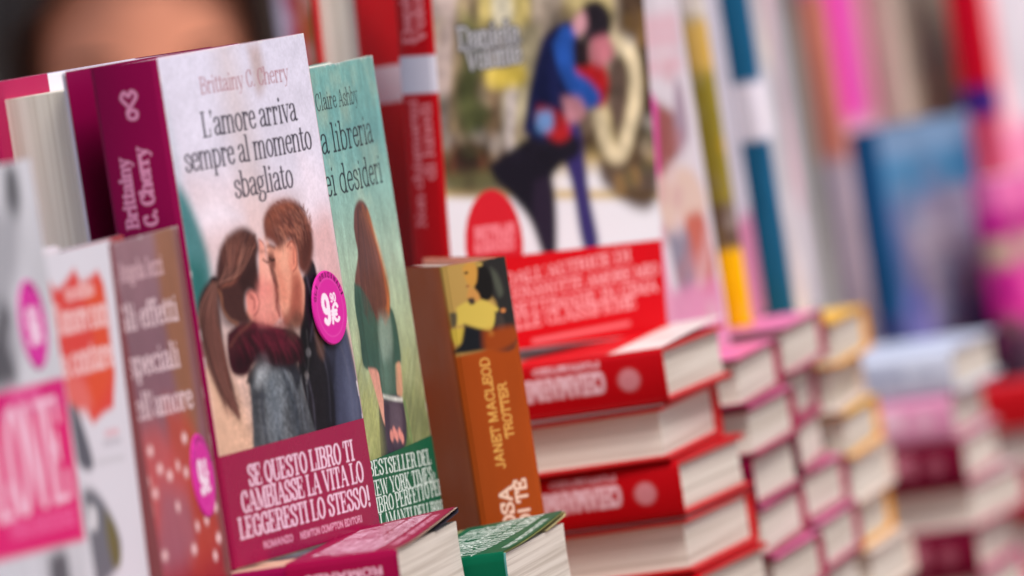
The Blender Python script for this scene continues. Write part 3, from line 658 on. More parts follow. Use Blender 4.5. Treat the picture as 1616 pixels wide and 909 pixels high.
    s.mottle(9, 9, .04, 21); s.mottle(1.8, 1.8, .03, 22, 2); s.mottle(.8, .8, .03, 23, 1)
    s.a[:] = np.clip(s.a, 0, 1) ** 1.32 * 1.14
    # lettering
    s.text("Brittainy C. Cherry", (312, 153), (453, 131), 4.9, (172, 116, 128), .17, .07)
    s.text("L\u2019amore arriva", (316, 221.5), (466.5, 194), 7.3, (58, 52, 66), .21, .08)
    s.text("sempre al momento", (290.5, 277), (491.5, 239), 7.3, (58, 52, 66), .21, .08)
    s.text("sbagliato", (367, 318), (460.5, 300), 7.3, (58, 52, 66), .21, .08)
    return s
def hero_spine():
    s = Sheet(31, 215, .36, (142, 4, 72)); c = (228, 150, 186)
    s.text("Brittainy", (12.4, 146.5), (12.4, 176), 3.9, c, .36, .2, raw=True)
    s.text("C. Cherry", (21.0, 146.5), (21.0, 179.5), 3.9, c, .36, .2, raw=True)
    # little knot-shaped heart ornament
    s.stroke([(x_, y_ + 10.5) for x_, y_ in [(15.6, 187), (13.4, 190), (15.0, 192.4), (16.8, 190.6), (18.4, 192.6), (20.2, 190.4), (17.6, 186.8), (15.4, 184.4), (15.8, 181.6), (18.6, 181.2), (19.4, 183.6), (17.2, 184.8), (15.8, 183.6)]], 1.5, c, .3, raw=True)
    return s
def hero_band():
    s = Sheet(140, 47, .36, (150, 12, 66)); bh = 47
    s.Hm = None
    q = Sheet(140, 215, 20, (0, 0, 0), HQ); M = q.m
    for st, a, b in (("SE QUESTO LIBRO TI", (390.5, 774), (557, 732)), ("CAMBIASSE LA VITA LO", (380.5, 816), (572.5, 765)), ("LEGGERESTI LO STESSO!", (377, 857), (583, 803))):
        s.text(st, M(a), M(b), 5.9, (238, 204, 224), .27, .12, raw=True)
    s.text("ROMANZO", M((413, 872)), M((459, 859.5)), 1.9, (232, 170, 196), .24, .2, serif=False, raw=True)
    s.text("NEWTON COMPTON EDITORI", M((470, 857)), M((569, 829)), 1.9, (232, 170, 196), .24, .2, serif=False, raw=True)
    sp = Sheet(31, 47, .36, (150, 12, 66))
    sp.text("ROMANZO", (24, 6), (24, 40), 2.4, (240, 200, 220), .24, .2, serif=False, raw=True)
    sp.ell((12, 30), 4, 4, (236, 190, 214), .5, raw=True)
    return s, sp, (150, 12, 66)
def sticker_paint(sh, r):
    sh.ell((r, r), r * .8, r * .8, (236, 110, 196), .3, .45, raw=True); sh.ell((r, r), r * .77, r * .77, (214, 44, 158), .3, 1, raw=True)
    w = "GLI ORIGINALI"
    for i, ch in enumerate(w):
        a = R(160 - 140 * i / (len(w) - 1)); p = (r + math.cos(a) * r * .82, r + math.sin(a) * r * .82); e = (math.sin(a), -math.cos(a))
        if ch == ' ': continue
        k = r * .07; sh.text(ch, (p[0] - e[0] * k, p[1] - e[1] * k), (p[0] + e[0] * k, p[1] + e[1] * k), r * .085, (70, 10, 56), .3, .24, serif=False, raw=True)
    sh.text("9", (r * .5, r * .62), (r * 1.0, r * .62), r * .50, (250, 232, 246), .34, .3, serif=False, raw=True)
    sh.text(",", (r * .98, r * .66), (r * 1.12, r * .66), r * .36, (250, 232, 246), .3, .3, serif=False, raw=True)
    sh.text("90", (r * 1.06, r * 1.14), (r * 1.42, r * 1.14), r * .15, (250, 232, 246), .32, .28, serif=False, raw=True)
    sh.text("\u20ac", (r * 1.02, r * .62), (r * 1.5, r * .62), r * .31, (250, 232, 246), .3, .26, serif=False, raw=True)
HF = hero_front(); wear(HF, 1); HS = hero_spine(); HB = hero_band()
ST_ME = disc_sticker(16.0, sticker_paint, .3)
_p = HF.m((513, 491))
K_HERO = make_kind(.14, .0311, .215, HF, HS, (142, 6, 72), (226, 190, 206), page=M_PAGE_COOL, band_mat=M_GLOSS, band=HB, flap=.06, flap_col=(206, 60, 120),
                   stickers=[(ST_ME, _p[0] / 1000, _p[1] / 1000, -.0026)], bow=.0014)
def variant(k, **kw):
    v = Kind(); v.__dict__.update(k.__dict__); v.__dict__.update(kw); return v
def block_mesh(w, t, h, recess, mat):
    v, f_ = box_data(.003, w - recess, .0025, t - .0025, .0035, h - recess); me = bpy.data.meshes.new("page_block"); me.from_pydata(v, [], f_); me.update(); me.materials.append(mat); return me
K_HERO_R = make_kind(.14, .037, .215, Sheet(140, 215, 2.0, (214, 208, 222)), Sheet(37, 215, 2.0, (142, 4, 72)), (142, 6, 72), (226, 220, 230), flap=.05, flap_col=(172, 30, 82))
K_HERO_R.pages = block_mesh(.14, .037, .215, .008, M_PAGE_COOL)

# ---- the reader-with-long-hair book
BQ = [(481, 108), (585, 86), (702, 842), (602, 890)]
def green_front():
    s = Sheet(132, 216.5, .36, (150, 180, 165), BQ)
    s.vgrad([(0, (134, 140, 84)), (.2, (146, 152, 96)), (.3, (160, 168, 118)), (.45, (178, 194, 156)), (.6, (172, 200, 176)), (.72, (146, 190, 178)), (.85, (116, 174, 172)), (1, (122, 178, 172))])
    s.mottle(14, 18, .10, 5, 4); s.mottle(3, 3, .06, 6, 3)
    n = s.noise(20, 14, 9, 4); s.a[:] = s.a * (1 - np.clip(n, 0, 1)[..., None] * .25) + lin((206, 206, 170)) * np.clip(n, 0, 1)[..., None] * .25
    r = np.random.RandomState(8)
    for i in range(130):
        x = 552 + r.rand() * 150; y = 590 + r.rand() * 170
        s.stroke([(x, y), (x + 6 + r.rand() * 6, y - 30 - r.rand() * 60)], .7 + r.rand(), [(110, 122, 66), (176, 182, 110), (86, 100, 60), (190, 188, 128)][i % 4], .6, .4)
    for i in range(5):
        s.text("mnr uea"[:3 + i % 3], (520 + i * 9, 140 + i * 95), (548 + i * 9, 134 + i * 95), 2.0, (110, 150, 140), .1, .06, al=.35)
    # skirt, arms, dress, hair, book and flowers
    s.poly(Z4((606, 700), (640, 690), (690, 720), (696, 850), (650, 880), (618, 880)), (40, 50, 62), 1.0)
    s.poly(Z4((640, 690), (672, 660), (700, 780), (716, 850), (690, 860)), (84, 120, 70), 1.5, .8)
    s.stroke(Z4((690, 690), (704, 760), (716, 830)), 2.4, (96, 146, 84), .6)
    s.poly(Z4((526, 300), (545, 300), (600, 380), (644, 380), (668, 460), (678, 560), (658, 570), (664, 670), (622, 676), (612, 640), (600, 590), (560, 574), (545, 470), (530, 380)), (54, 92, 82), .8)
    s.poly(Z4((600, 400), (640, 400), (650, 560), (640, 660), (620, 640), (606, 540)), (96, 128, 118), 2.6, .6)
    for q in (((540, 340), (556, 450), (572, 560)), ((628, 420), (650, 520), (652, 640)), ((600, 470), (616, 560), (624, 650))):
        s.stroke(Z4(*q), 2.0, (34, 66, 58), 1.0, .6)
    s.poly(Z4((572, 578), (602, 588), (614, 650), (634, 752), (624, 762), (596, 660)), (222, 158, 140), .7)
    s.poly(Z4((660, 568), (676, 562), (684, 650), (678, 672), (664, 660)), (214, 160, 130), .7)
    s.poly(Z4((620, 668), (682, 680), (694, 826), (640, 850), (626, 760)), (58, 54, 72), .6)
    s.poly(Z4((640, 690), (676, 694), (682, 800), (650, 810)), (110, 98, 112), 4, .6)
    s.stroke(Z4((621, 670), (650, 678), (682, 682)), 1.8, (226, 226, 218), .4)
    for x, y in ((648, 800), (656, 788), (664, 800), (674, 792), (682, 806)): s.ell(Z4((x, y))[0], 3.2, 2.6, (232, 148, 138), .8)
    s.poly(Z4((522, 120), (523, 64), (535, 33), (552, 35), (570, 70), (590, 150), (612, 222), (632, 300), (642, 370), (628, 440), (612, 410), (598, 420), (578, 370), (548, 316), (528, 296), (536, 210), (528, 160)), (108, 66, 62), 1.2)
    for i in range(90):
        a = r.rand()
        col = [(70, 42, 44), (84, 50, 50), (112, 64, 58), (146, 82, 62), (206, 122, 66)][min(4, int(a * a * 4 + r.rand() * 1.3))]
        s.stroke(Z4((533 + a * 18, 46 + r.rand() * 30), (535 + a * 48, 140), (540 + a * 76, 240), (552 + a * 86, 330 + r.rand() * 60), (566 + a * 62, 380 + r.rand() * 60)), .9, col, .35, .6, taper=.7)
    s.stroke(Z4((566, 72), (592, 150), (616, 224), (636, 310), (636, 400)), 2.2, (226, 132, 62), 2.2, .7)
    s.stroke(Z4((574, 110), (600, 190), (622, 290), (634, 380)), 3.0, (186, 92, 56), 2.0, .5)
    s.poly(Z4((606, 410), (640, 420), (648, 520), (622, 560), (606, 480)), (160, 182, 166), 5, .6)
    s.poly(Z4((530, 350), (545, 350), (566, 540), (552, 560)), (34, 66, 60), 4, .5)
    s.poly(Z4((612, 560), (656, 556), (660, 650), (622, 670)), (90, 128, 112), 4, .5)
    s.poly(Z4((560, 640), (600, 700), (620, 860), (560, 860)), (176, 180, 110), 10, .5)
    s.poly(Z4((690, 640), (760, 700), (790, 800), (720, 840)), (96, 110, 84), 10, .5)
    s.blur(.4)
    for i in range(70):
        a = r.rand(); s.stroke(Z4((536 + a * 16, 46 + r.rand() * 30), (538 + a * 46, 140), (544 + a * 70, 240), (556 + a * 78, 340 + r.rand() * 60)), .5, [(60, 34, 36), (160, 96, 74), (90, 54, 52)][i % 3], .3, .4, taper=.6)
    s.mottle(1.0, 1.0, .08, 31, 2); s.mottle(5, 16, .14, 33, 3)
    s.mottle(1.6, 1.6, .05, 22, 2)
    s.text("Claire Ashby", (496.6, 174.5), (558.5, 161), 5.0, (36, 46, 54), .17, .1)
    s.text("La libreria", (506, 242.5), (584.5, 222.5), 8.2, (34, 44, 54), .17, .1, vis=1)
    s.text("dei desideri", (513, 309.5), (600.5, 285), 8.2, (34, 44, 54), .17, .1, vis=1)
    return s
def green_band():
    q = Sheet(132, 216.5, 20, (0, 0, 0), BQ); M = q.m; hb = 44
    s = Sheet(132, hb, .36, (6, 96, 68))
    for st, a, b, v in (("\u00abBESTSELLER DEL", (580, 754), (677.5, 733), 1), ("NEW YORK TIMES\u00bb", (583, 786), (685, 759.5), 0), ("IL LIBRO PERFETTO PER", (592, 811.8), (696.5, 780), 4), ("GLI AMANTI DEI LIBRI", (598, 837), (697.5, 813.5), 2)):
        a, b = M(a), M(b); s.text(st, (a[0], a[1]), (b[0], b[1]), 4.5, (236, 244, 238), .25, .1, raw=True, vis=v)
    s.text("ROMANZO  NEWTON COMPTON EDITORI", (20, 2.6), (112, 2.6), 1.7, (226, 238, 230), .24, .2, serif=False, raw=True)
    sp = Sheet(20, hb, .5, (4, 88, 62)); return s, sp, (6, 96, 68)
GF = green_front(); wear(GF, 2); GS = Sheet(20, 216.5, .5, (90, 150, 146)); GS.mottle(10, 10, .1, 2)
GS.text("Claire Ashby", (8, 130), (8, 180), 3.4, (40, 52, 60), .2, .1, raw=True)
GB = green_band()
K_GREEN = make_kind(.132, .02, .2165, GF, GS, (96, 160, 150), (222, 226, 214), band=GB, flap=.05, flap_col=(214, 220, 206), bow=.0018)

# ---- the mauve book with gold strip
def mauve_front():
    s = Sheet(110, 205, .6, (150, 112, 122), [(174.5, 385.5), (278, 357), (398, 1129), (298.5, 1181)])
    s.vgrad([(0, (140, 12, 30)), (.34, (156, 30, 46)), (.46, (160, 70, 80)), (.58, (138, 92, 106)), (.8, (130, 94, 106)), (1, (150, 112, 122))])
    s.poly([(238, 340), (268, 340), (298, 560), (312, 680), (304, 740), (284, 660), (252, 470)], (150, 98, 60), 9, .8)
    s.poly([(270, 340), (284, 350), (345, 740), (366, 900), (352, 900), (318, 660), (288, 470)], (120, 66, 66), 5, .95)
    s.poly([(258, 640), (296, 660), (326, 760), (344, 860), (300, 900), (276, 800)], (186, 66, 44), 9, .8)
    s.poly([(218, 690), (246, 676), (286, 740), (290, 800), (262, 860), (232, 820)], (206, 84, 84), 9, .7)
    s.poly([(252, 770), (290, 780), (306, 860), (286, 900), (250, 900)], (160, 96, 112), 9, .8)
    s.poly([(206, 780), (232, 790), (246, 900), (214, 930), (206, 860)], (206, 30, 44), 6, .95)
    s.mottle(14, 18, .07, 2)
    for x, y in ((455, 530), (485, 585), (515, 605), (450, 625), (440, 710), (540, 575), (560, 490), (565, 595), (540, 700), (628, 740), (655, 700), (665, 795), (450, 820), (655, 850), (470, 660), (600, 760), (590, 830), (500, 850)):
        c = Z2((x, y))[0]; s.ell(c, 2.8 + (x % 3) * .7, 2.1, (252, 214, 214), 1.8, .85)
    s.text("Angela Iezzi", (187, 447), (257, 432), 5.2, (226, 188, 196), .2, .12)
    s.text("Gli effetti", (187, 526), (281, 505), 6.8, (236, 210, 216), .24, .12)
    s.text("speciali", (203, 598), (283.5, 578), 6.8, (236, 210, 216), .24, .12)
    s.text("dell\u2019amore", (202, 668), (304, 643.5), 6.8, (236, 210, 216), .24, .12)
    return s
MF = mauve_front(); wear(MF, 3, 12, .35); p_ = MF.m((318, 752))
ST2 = disc_sticker(17.5, sticker_paint, .5)
K_MAUVE = make_kind(.110, .024, .205, MF, Sheet(24, 205, 1.0, (120, 66, 70)), (140, 100, 110), (150, 60, 60), stickers=[(ST2, p_[0] / 1000, p_[1] / 1000, -.001)])

# ---- the white book with red blot
def white_front():
    s = Sheet(135, 205, .7, (224, 222, 232), [(25, 413), (170, 375), (294, 1170), (155, 1240)])
    s.poly([(66, 450), (73, 440), (88, 458), (100, 446), (115, 422), (126, 446), (138, 440), (152, 424), (162, 446), (172, 520), (184, 584), (184, 640), (168, 650), (152, 668), (140, 640), (118, 648), (104, 620), (84, 612), (88, 560), (74, 520)], (222, 52, 44), 2, .97, smooth=False)
    s.poly([(126, 452), (160, 450), (176, 540), (180, 600), (150, 650), (138, 600), (150, 540)], (228, 82, 44), 6, .85)
    s.poly([(92, 600), (128, 590), (150, 640), (118, 646)], (232, 116, 110), 5, .8)
    for st, a, b, z in (("un attimo", (104, 474), (148, 462), 4), ("l\u2019amore non", (90, 528), (172, 508), 7.5), ("sa contare", (94, 598), (182, 572), 7.5)):
        s.text(st, a, b, z, (246, 206, 206), .3, .2)
    s.poly(Z2((200, 392), (232, 384), (258, 430), (300, 560), (276, 584), (240, 540), (210, 470)), (92, 94, 106), 2)
    s.poly(Z2((262, 650), (300, 640), (350, 700), (392, 800), (380, 880), (330, 940), (270, 940), (240, 820)), (110, 112, 122), 3)
    s.poly(Z2((340, 700), (376, 760), (394, 850), (376, 880), (352, 800)), (112, 104, 62), 2.5)
    s.poly(Z2((290, 690), (310, 700), (316, 760), (296, 760)), (228, 228, 234), 2)
    s.poly(Z2((240, 600), (270, 620), (262, 680), (240, 660)), (196, 196, 206), 3, .8)
    for i, (x0, y0, x1, y1) in enumerate(((335, 470, 372, 460), (330, 500, 380, 488), (310, 560, 392, 540))):
        s.stroke(Z2((x0, y0), (x1, y1)), 2.4, [(226, 170, 180), (190, 186, 196), (206, 204, 212)][i], 1.2, .8)
    return s
K_WHITE = make_kind(.135, .022, .205, white_front(), Sheet(22, 205, 1.0, (216, 206, 214)), (222, 220, 228), (226, 214, 222), recess=.004)

# ---- the black and white LOVE book
def love_front():
    s = Sheet(135, 205, .8, (206, 206, 214), [(-110, 284), (45, 250), (174, 1072), (24, 1140)])
    s.mottle(10, 40, .12, 3)
    s.poly([(4, 262), (22, 268), (30, 320), (20, 350), (6, 320)], (72, 72, 78), 5, .9)
    s.poly([(-20, 330), (20, 340), (26, 420), (16, 470), (30, 560), (12, 600), (-40, 600)], (156, 156, 164), 8, .8)
    s.poly([(0, 470), (14, 500), (10, 540), (24, 600), (-20, 600)], (66, 66, 74), 5, .9)
    s.poly([(-60, 636), (98, 596), (132, 852), (-20, 890)], (222, 20, 112), 1.5, 1, False)
    s.poly([(-60, 636), (98, 596), (104, 640), (-54, 680)], (214, 16, 120), 1, 1, False)
    s.text("LOVE", (-4, 822), (111, 782), 27, (244, 196, 218), .34, .1)
    s.text("i love you", (12, 640), (62, 628), 5, (246, 130, 186), .2, .14)
    s.text("VERA EMOZIONE", (14, 852), (118, 826), 4, (246, 130, 186), .22, .16)
    s.poly([(74, 880), (100, 870), (112, 930), (130, 990), (90, 1000)], (92, 92, 100), 4)
    return s
LF = love_front(); p_ = LF.m((50, 512))
K_LOVE = make_kind(.135, .022, .205, LF, Sheet(22, 205, 1.0, (190, 190, 196)), (200, 200, 206), (222, 220, 226), stickers=[(ST2, p_[0] / 1000, p_[1] / 1000, -.001)])

# ---- the orange book
def orange_spine():
    s = Sheet(30, 215, .4, (164, 70, 20), [(696, 422), (797, 405), (912, 1152), (812, 1170)])
    s.mottle(8, 40, .06, 3)
    C7 = lambda *p: [(640 + x / 4.545, 390 + y / 4.545) for x, y in p]
    s.poly(C7((240, 130), (720, 60), (790, 690), (370, 790)), (188, 150, 84), 1.2, 1, False)
    s.poly(C7((500, 130), (560, 90), (720, 60), (792, 690), (560, 720), (520, 560), (640, 430), (560, 300)), (44, 42, 42), 1.4, 1)
    s.poly(C7((600, 150), (650, 200), (690, 320), (660, 360), (620, 250)), (86, 90, 78), 1.4, .8)
    s.poly(C7((480, 150), (560, 140), (610, 240), (610, 360), (560, 390), (500, 340), (470, 220)), (28, 26, 26), .9, 1)
    s.poly(C7((400, 150), (450, 110), (500, 140), (500, 250), (470, 290), (430, 250)), (206, 150, 70), .8)
    s.ell(C7((428, 188))[0], .9, .6, (60, 44, 34), .4); s.ell(C7((440, 285))[0], .9, .4, (150, 70, 50), .4)
    s.poly(C7((450, 280), (510, 330), (520, 390), (440, 380)), (206, 146, 78), .8)
    s.poly(C7((440, 375), (480, 370), (490, 415), (455, 420)), (70, 56, 48), .6)
    s.poly(C7((365, 440), (430, 400), (470, 420), (540, 385), (650, 440), (640, 480), (600, 610), (500, 590), (420, 560), (370, 560)), (214, 186, 86), .9)
    s.poly(C7((330, 600), (420, 590), (410, 690), (370, 710), (340, 660)), (206, 176, 72), .9)
    s.poly(C7((320, 480), (365, 480), (365, 560), (335, 580)), (96, 84, 66), .8)
    s.poly(C7((420, 560), (520, 590), (600, 610), (630, 590), (770, 620), (790, 690), (370, 770), (400, 690)), (28, 30, 36), 1.2)
    s.poly(C7((630, 470), (690, 500), (700, 600), (650, 590)), (66, 58, 54), .9); s.ell(C7((690, 460))[0], 1.2, 1.0, (206, 130, 74), .5); s.ell(C7((606, 630))[0], 1.4, 1.3, (190, 160, 80), .6)
    s.ell(C7((520, 130))[0], 1.4, .8, (190, 160, 84), .6)
    s.poly([(760, 524), (812, 516), (815, 540), (768, 560)], (164, 70, 20), 2.4, .85)
    c = (236, 178, 92)
    s.text("JANET MACLEOD", (14.6, 121.5), (14.6, 172), 2.7, c, .2, .2, serif=False, raw=True)
    s.text("TROTTER", (20.8, 134.5), (20.8, 159.5), 2.7, c, .2, .2, serif=False, raw=True)
    c = (246, 208, 186)
    s.text("ROSA", (15.4, 87), (15.4, 113.5), 3.6, c, .28, .27, serif=False, raw=True)
    s.text("DI T\u00c8", (22.6, 94), (22.6, 115.5), 3.6, c, .28, .27, serif=False, raw=True)
    return s
def orange_front():
    s = Sheet(140, 215, .45, (168, 78, 14)); s.mottle(30, 30, .1, 2); return s
K_ORANGE = make_kind(.14, .03, .215, orange_front(), orange_spine(), (206, 92, 28), (240, 150, 120))

# ---- the red book of the dancing couple
RQ = [(676, -162), (1010, -185), (1062, 524), (731, 564)]
def red_front():
    s = Sheet(140, 215, .6, (196, 180, 150), RQ)
    s.vgrad([(0, (230, 228, 232)), (.36, (230, 228, 232)), (.40, (190, 166, 112)), (.44, (78, 58, 40)), (.6, (176, 158, 140)), (1, (206, 194, 176))])
    s.poly(Z7((10, 560), (690, 540), (690, 800), (10, 800)), (228, 226, 232), 1.5, 1, False)
    s.poly(Z7((10, 535), (690, 548), (690, 572), (10, 566)), (200, 172, 104), 1.6, .9, False)
    # facade, trees, archway
    s.poly(Z7((0, -40), (90, -40), (60, 380), (20, 400)), (206, 186, 180), 3, .9, False)
    s.poly(Z7((90, -40), (160, -40), (180, 420), (60, 400)), (168, 146, 110), 3, .8, False)
    s.poly(Z7((150, -40), (300, -40), (300, 80), (150, 80)), (226, 206, 124), 3, .9, False)
    s.poly(Z7((190, -20), (240, -20), (244, 70), (196, 70)), (246, 240, 214), 3, .9)
    s.poly(Z7((400, -40), (520, -40), (530, 90), (400, 60)), (214, 196, 134), 4, .9)
    s.poly(Z7((220, 80), (330, 70), (290, 420), (210, 430)), (196, 186, 150), 3, .9, False)
    s.poly(Z7((230, 230), (262, 230), (252, 430), (222, 430)), (226, 214, 210), 2, .9, False)
    s.poly(Z7((96, 20), (150, 60), (180, 160), (150, 240), (190, 330), (120, 400), (90, 260), (110, 160)), (104, 108, 54), 5, .8)
    s.poly(Z7((130, 240), (200, 230), (230, 420), (250, 540), (60, 540), (60, 400), (130, 380)), (70, 50, 36), 4, .9)
    s.poly(Z7((60, 400), (150, 390), (170, 480), (70, 500)), (110, 62, 46), 4, .8)
    s.poly(Z7((90, 420), (140, 420), (150, 500), (90, 500)), (48, 34, 34), 3, .9)
    s.poly(Z7((60, 500), (190, 490), (200, 540), (60, 545)), (96, 96, 60), 4, .8)
    s.poly(Z7((170, 200), (270, 186), (276, 240), (180, 246)), (232, 212, 78), 3, .9)
    s.poly(Z7((540, -40), (640, -40), (665, 560), (520, 540), (500, 420), (560, 120)), (74, 52, 34), 4, .95)
    for x, y in ((560, 40), (600, 80), (620, 200), (580, 480), (630, 420), (540, 500), (610, 30)): s.poly(Z7((x, y), (x + 30, y), (x + 34, y + 50), (x + 4, y + 46)), (150, 116, 70), 2.5, .7)
    s.stroke(Z7((540, 116), (590, 160), (600, 250), (588, 340), (560, 430), (520, 420), (500, 320)), 7.5, (214, 196, 150), 3.5, .85)
    s.poly(Z7((530, 170), (566, 180), (574, 280), (548, 380), (524, 300)), (96, 76, 66), 2, .9)
    s.poly(Z7((490, 300), (530, 320), (540, 420), (510, 400)), (226, 206, 150), 3, .8)
    sel = np.clip((s.Y - 85) / 6, 0, 1)
    s.mottle(16, 20, .35, 41, 4, sel); s.mottle(5, 7, .3, 42, 3, sel)
    r = np.random.RandomState(12)
    for i in range(60):
        x, y = r.rand() * 640, r.rand() * 520
        s.poly(Z7((x, y), (x + 14 + r.rand() * 30, y + r.rand() * 14), (x + 10 + r.rand() * 26, y + 30 + r.rand() * 40), (x - 6, y + 20 + r.rand() * 30)), [(62, 50, 40), (206, 190, 160), (80, 84, 54), (176, 146, 110), (226, 216, 206), (84, 62, 50)][i % 6], 3, .45)
    s.a *= (1 - .34 * sel)[..., None]
    s.poly(Z7((90, 60), (140, 100), (176, 160), (150, 260), (186, 330), (130, 400), (84, 300), (104, 180)), (66, 74, 44), 5, .75)
    s.poly(Z7((170, 196), (272, 184), (276, 236), (180, 246)), (222, 196, 84), 4, .7)
    s.stroke(Z7((536, 116), (586, 150), (602, 250), (590, 340), (560, 436), (524, 424), (500, 330)), 7, (224, 208, 172), 2.5, .9)
    s.poly(Z7((532, 176), (564, 190), (572, 280), (550, 370), (526, 300)), (92, 74, 66), 2, .8)
    # the couple
    s.poly(Z7((400, 330), (440, 360), (470, 560), (496, 706), (452, 712), (420, 540), (390, 430)), (54, 44, 102), 1.4)
    s.poly(Z7((180, 470), (250, 420), (330, 370), (420, 380), (440, 440), (360, 520), (372, 740), (340, 735), (290, 620), (200, 520)), (24, 20, 32), 1.6)
    s.poly(Z7((310, 520), (366, 520), (374, 735), (338, 732), (308, 620)), (40, 30, 48), 1.4)
    s.poly(Z7((276, 380), (290, 280), (320, 150), (346, 90), (400, 60), (440, 70), (430, 150), (440, 280), (400, 360), (340, 400)), (18, 24, 64), 1.4)
    s.poly(Z7((430, 190), (500, 176), (524, 230), (512, 300), (470, 300), (420, 240)), (176, 26, 32), 1.4)
    s.poly(Z7((362, 130), (392, 76), (430, 90), (424, 190), (470, 230), (500, 270), (490, 306), (440, 300), (390, 220)), (32, 74, 152), 1.2)
    s.poly(Z7((320, 300), (400, 330), (410, 390), (370, 402), (318, 350)), (164, 28, 30), 1.4, .9)
    s.poly(Z7((318, 320), (360, 320), (360, 370), (320, 372)), (96, 146, 200), 1.8, .9)
    s.poly(Z7((390, 280), (440, 280), (456, 330), (410, 350)), (176, 120, 130), 1.8, .9)
    s.poly(Z7((420, 110), (460, 110), (470, 180), (430, 190)), (30, 20, 26), 1.2)
    s.ell(Z7((486, 62))[0], 11, 11, (34, 28, 36), 1.2)
    s.poly(Z7((420, 60), (452, 30), (460, 80), (430, 96)), (206, 150, 160), 1.6, .9)
    s.poly(Z7((476, 110), (520, 100), (540, 150), (500, 190), (470, 160)), (186, 110, 122), 1.6, .95)
    s.mottle(7, 9, .4, 44, 3, sel); s.blur(.9)
    # name, red disc
    for i, (st, a, b) in enumerate((("Daniela", (95, 140), (270, 118)), ("Volont\u00e9", (118, 200), (275, 176)))):
        a, b = Z7(a, b); s.text(st, a, b, 7.2, (70, 72, 80), .5, .36, al=.8); s.text(st, a, b, 7.0, (190, 190, 194), .2, .12)
    c = s.m(Z7((196, 700))[0]); s.ell(c, 19, 26, (206, 30, 44), .8, raw=True)
    for i, w_ in enumerate(("BESTSELLER", "ITALIANO", "ROMANZO")):
        a, b = Z7((140, 675 + i * 26), (256, 660 + i * 26)); s.text(w_, a, b, 2.6, (240, 140, 150), .3, .24, serif=False)
    return s
def red_band():
    q = Sheet(140, 215, 20, (0, 0, 0), RQ); M = q.m
    hb = 44
    s = Sheet(140, hb, .4, (206, 14, 26))
    for st, a, b, v in (("DALL\u2019AUTRICE DI", (806, 452), (1004, 412), 0), ("BUONANOTTE AMORE MIO", (795, 478), (1048, 434), 0), ("SETTIMANE IN CIMA", (818, 500), (1046, 460), 0), ("ALLE CLASSIFICHE", (808, 524), (1012, 486), 0)):
        s.text(st, M(a), M(b), 3.7, (250, 204, 208), .17, .12, raw=True)
    s.stroke([M((850, 540)), M((1000, 512))], 2.2, (240, 140, 146), .6, .7, raw=True)
    sp = Sheet(24, hb, .6, (200, 12, 24)); sp.ell((12, 22), 5, 5, (240, 150, 150), .8, raw=True)
    return s, sp, (200, 12, 24)
def red_spine():
    s = Sheet(24, 215, .6, (196, 12, 24))
    s.rect(-2, 124.5, 30, 142, (226, 222, 234), .5)
    c = (244, 150, 156)
    s.text("Non chiamarmi", (12.2, 62), (12.2, 122), 4.2, c, .24, .14, raw=True)
    s.text("di luned\u00ec", (20.0, 84), (20.0, 120), 4.2, c, .24, .14, raw=True)
    s.text("Daniela", (12.2, 148), (12.2, 182), 4.4, c, .3, .18, raw=True); s.text("Volont\u00e9", (20.0, 148), (20.0, 184), 4.4, c, .3, .18, raw=True)
    return s
RF, RS, RB = red_front(), red_spine(), red_band()
K_RED = make_kind(.14, .024, .215, RF, RS, None, (214, 40, 44), page=M_PAGE_COOL, band=RB)

# ---- simple covers for the blurred books: lists of (points in 0..1 from the lower left, colour, softness mm)
def flat_sheet(w, h, res, base, shapes=(), mot=.05, seed=1):
    s = Sheet(w, h, res, base)
    for pts, col, soft in shapes: s.poly([(x * w, y * h) for x, y in pts], col, soft, 1, len(pts) > 4, True)
    if mot:
        s.mottle(w / 5, h / 6, mot * 4, seed); r = np.random.RandomState(seed + len(shapes) * 7)
        if len(shapes) > 2 and mot > .03:
            for i in range(26):      # printed picture detail
                x, y, q = r.rand() * w, r.rand() * h, w * (.05 + .14 * r.rand()); j, i2 = min(s.ny - 1, int(r.rand() * s.ny)), min(s.nx - 1, int(r.rand() * s.nx))
                al = .2 + .4 * r.rand(); c0 = np.clip(s.a[j, i2], 0, 1); c0 = np.where(c0 <= .0031308, c0 * 12.92, 1.055 * c0 ** (1 / 2.4) - .055) * 255
                s.poly([(x + q * (.6 + .6 * r.rand()) * math.cos(a_), y + q * 1.6 * (.6 + .6 * r.rand()) * math.sin(a_)) for a_ in (0, 1.05, 2.1, 3.1, 4.2, 5.2)], c0, 4, al, True, True)
    return s
def bar(x0, y0, x1, y1): return [(x0, y0), (x1, y0), (x1, y1), (x0, y1)]

def small_spine(t, h, base, text, tc, emblem=None, res=1.0):
    s = Sheet(t * 1000, h * 1000, res, base)
    s.text(text, (t * 700, h * 135), (t * 700, h * (135 + 20 * len(text))), t * 240, tc, .3, .2, raw=True)
    s.text("romanzo", (t * 900, h * 140), (t * 900, h * 290), t * 90, tc, .3, .24, serif=False, raw=True, al=.7)
    s.ell((t * 500, h * 80), t * 200, t * 200, emblem or tc, 1.2, .38, raw=True)
    return s
def low_kind(w, t, h, front_col, spine_col, text, tc, board, page, band_col=None, seed=1):
    fr = Sheet(w * 1000, h * 1000, 1.3, front_col); fr.mottle(30, 40, .12, seed)
    if band_col is not None: fr.rect(-5, -5, w * 1000 + 5, 44, band_col, .8)      # printed foot of the cover
    return make_kind(w, t, h, fr, small_spine(t, h, spine_col, text, tc), spine_col, board, page=page)

# ================================================================== the display: stacks first, then what stands on them
def fit_t(top, n, gap=.0013): return (top - TABLE_Z) / n - gap
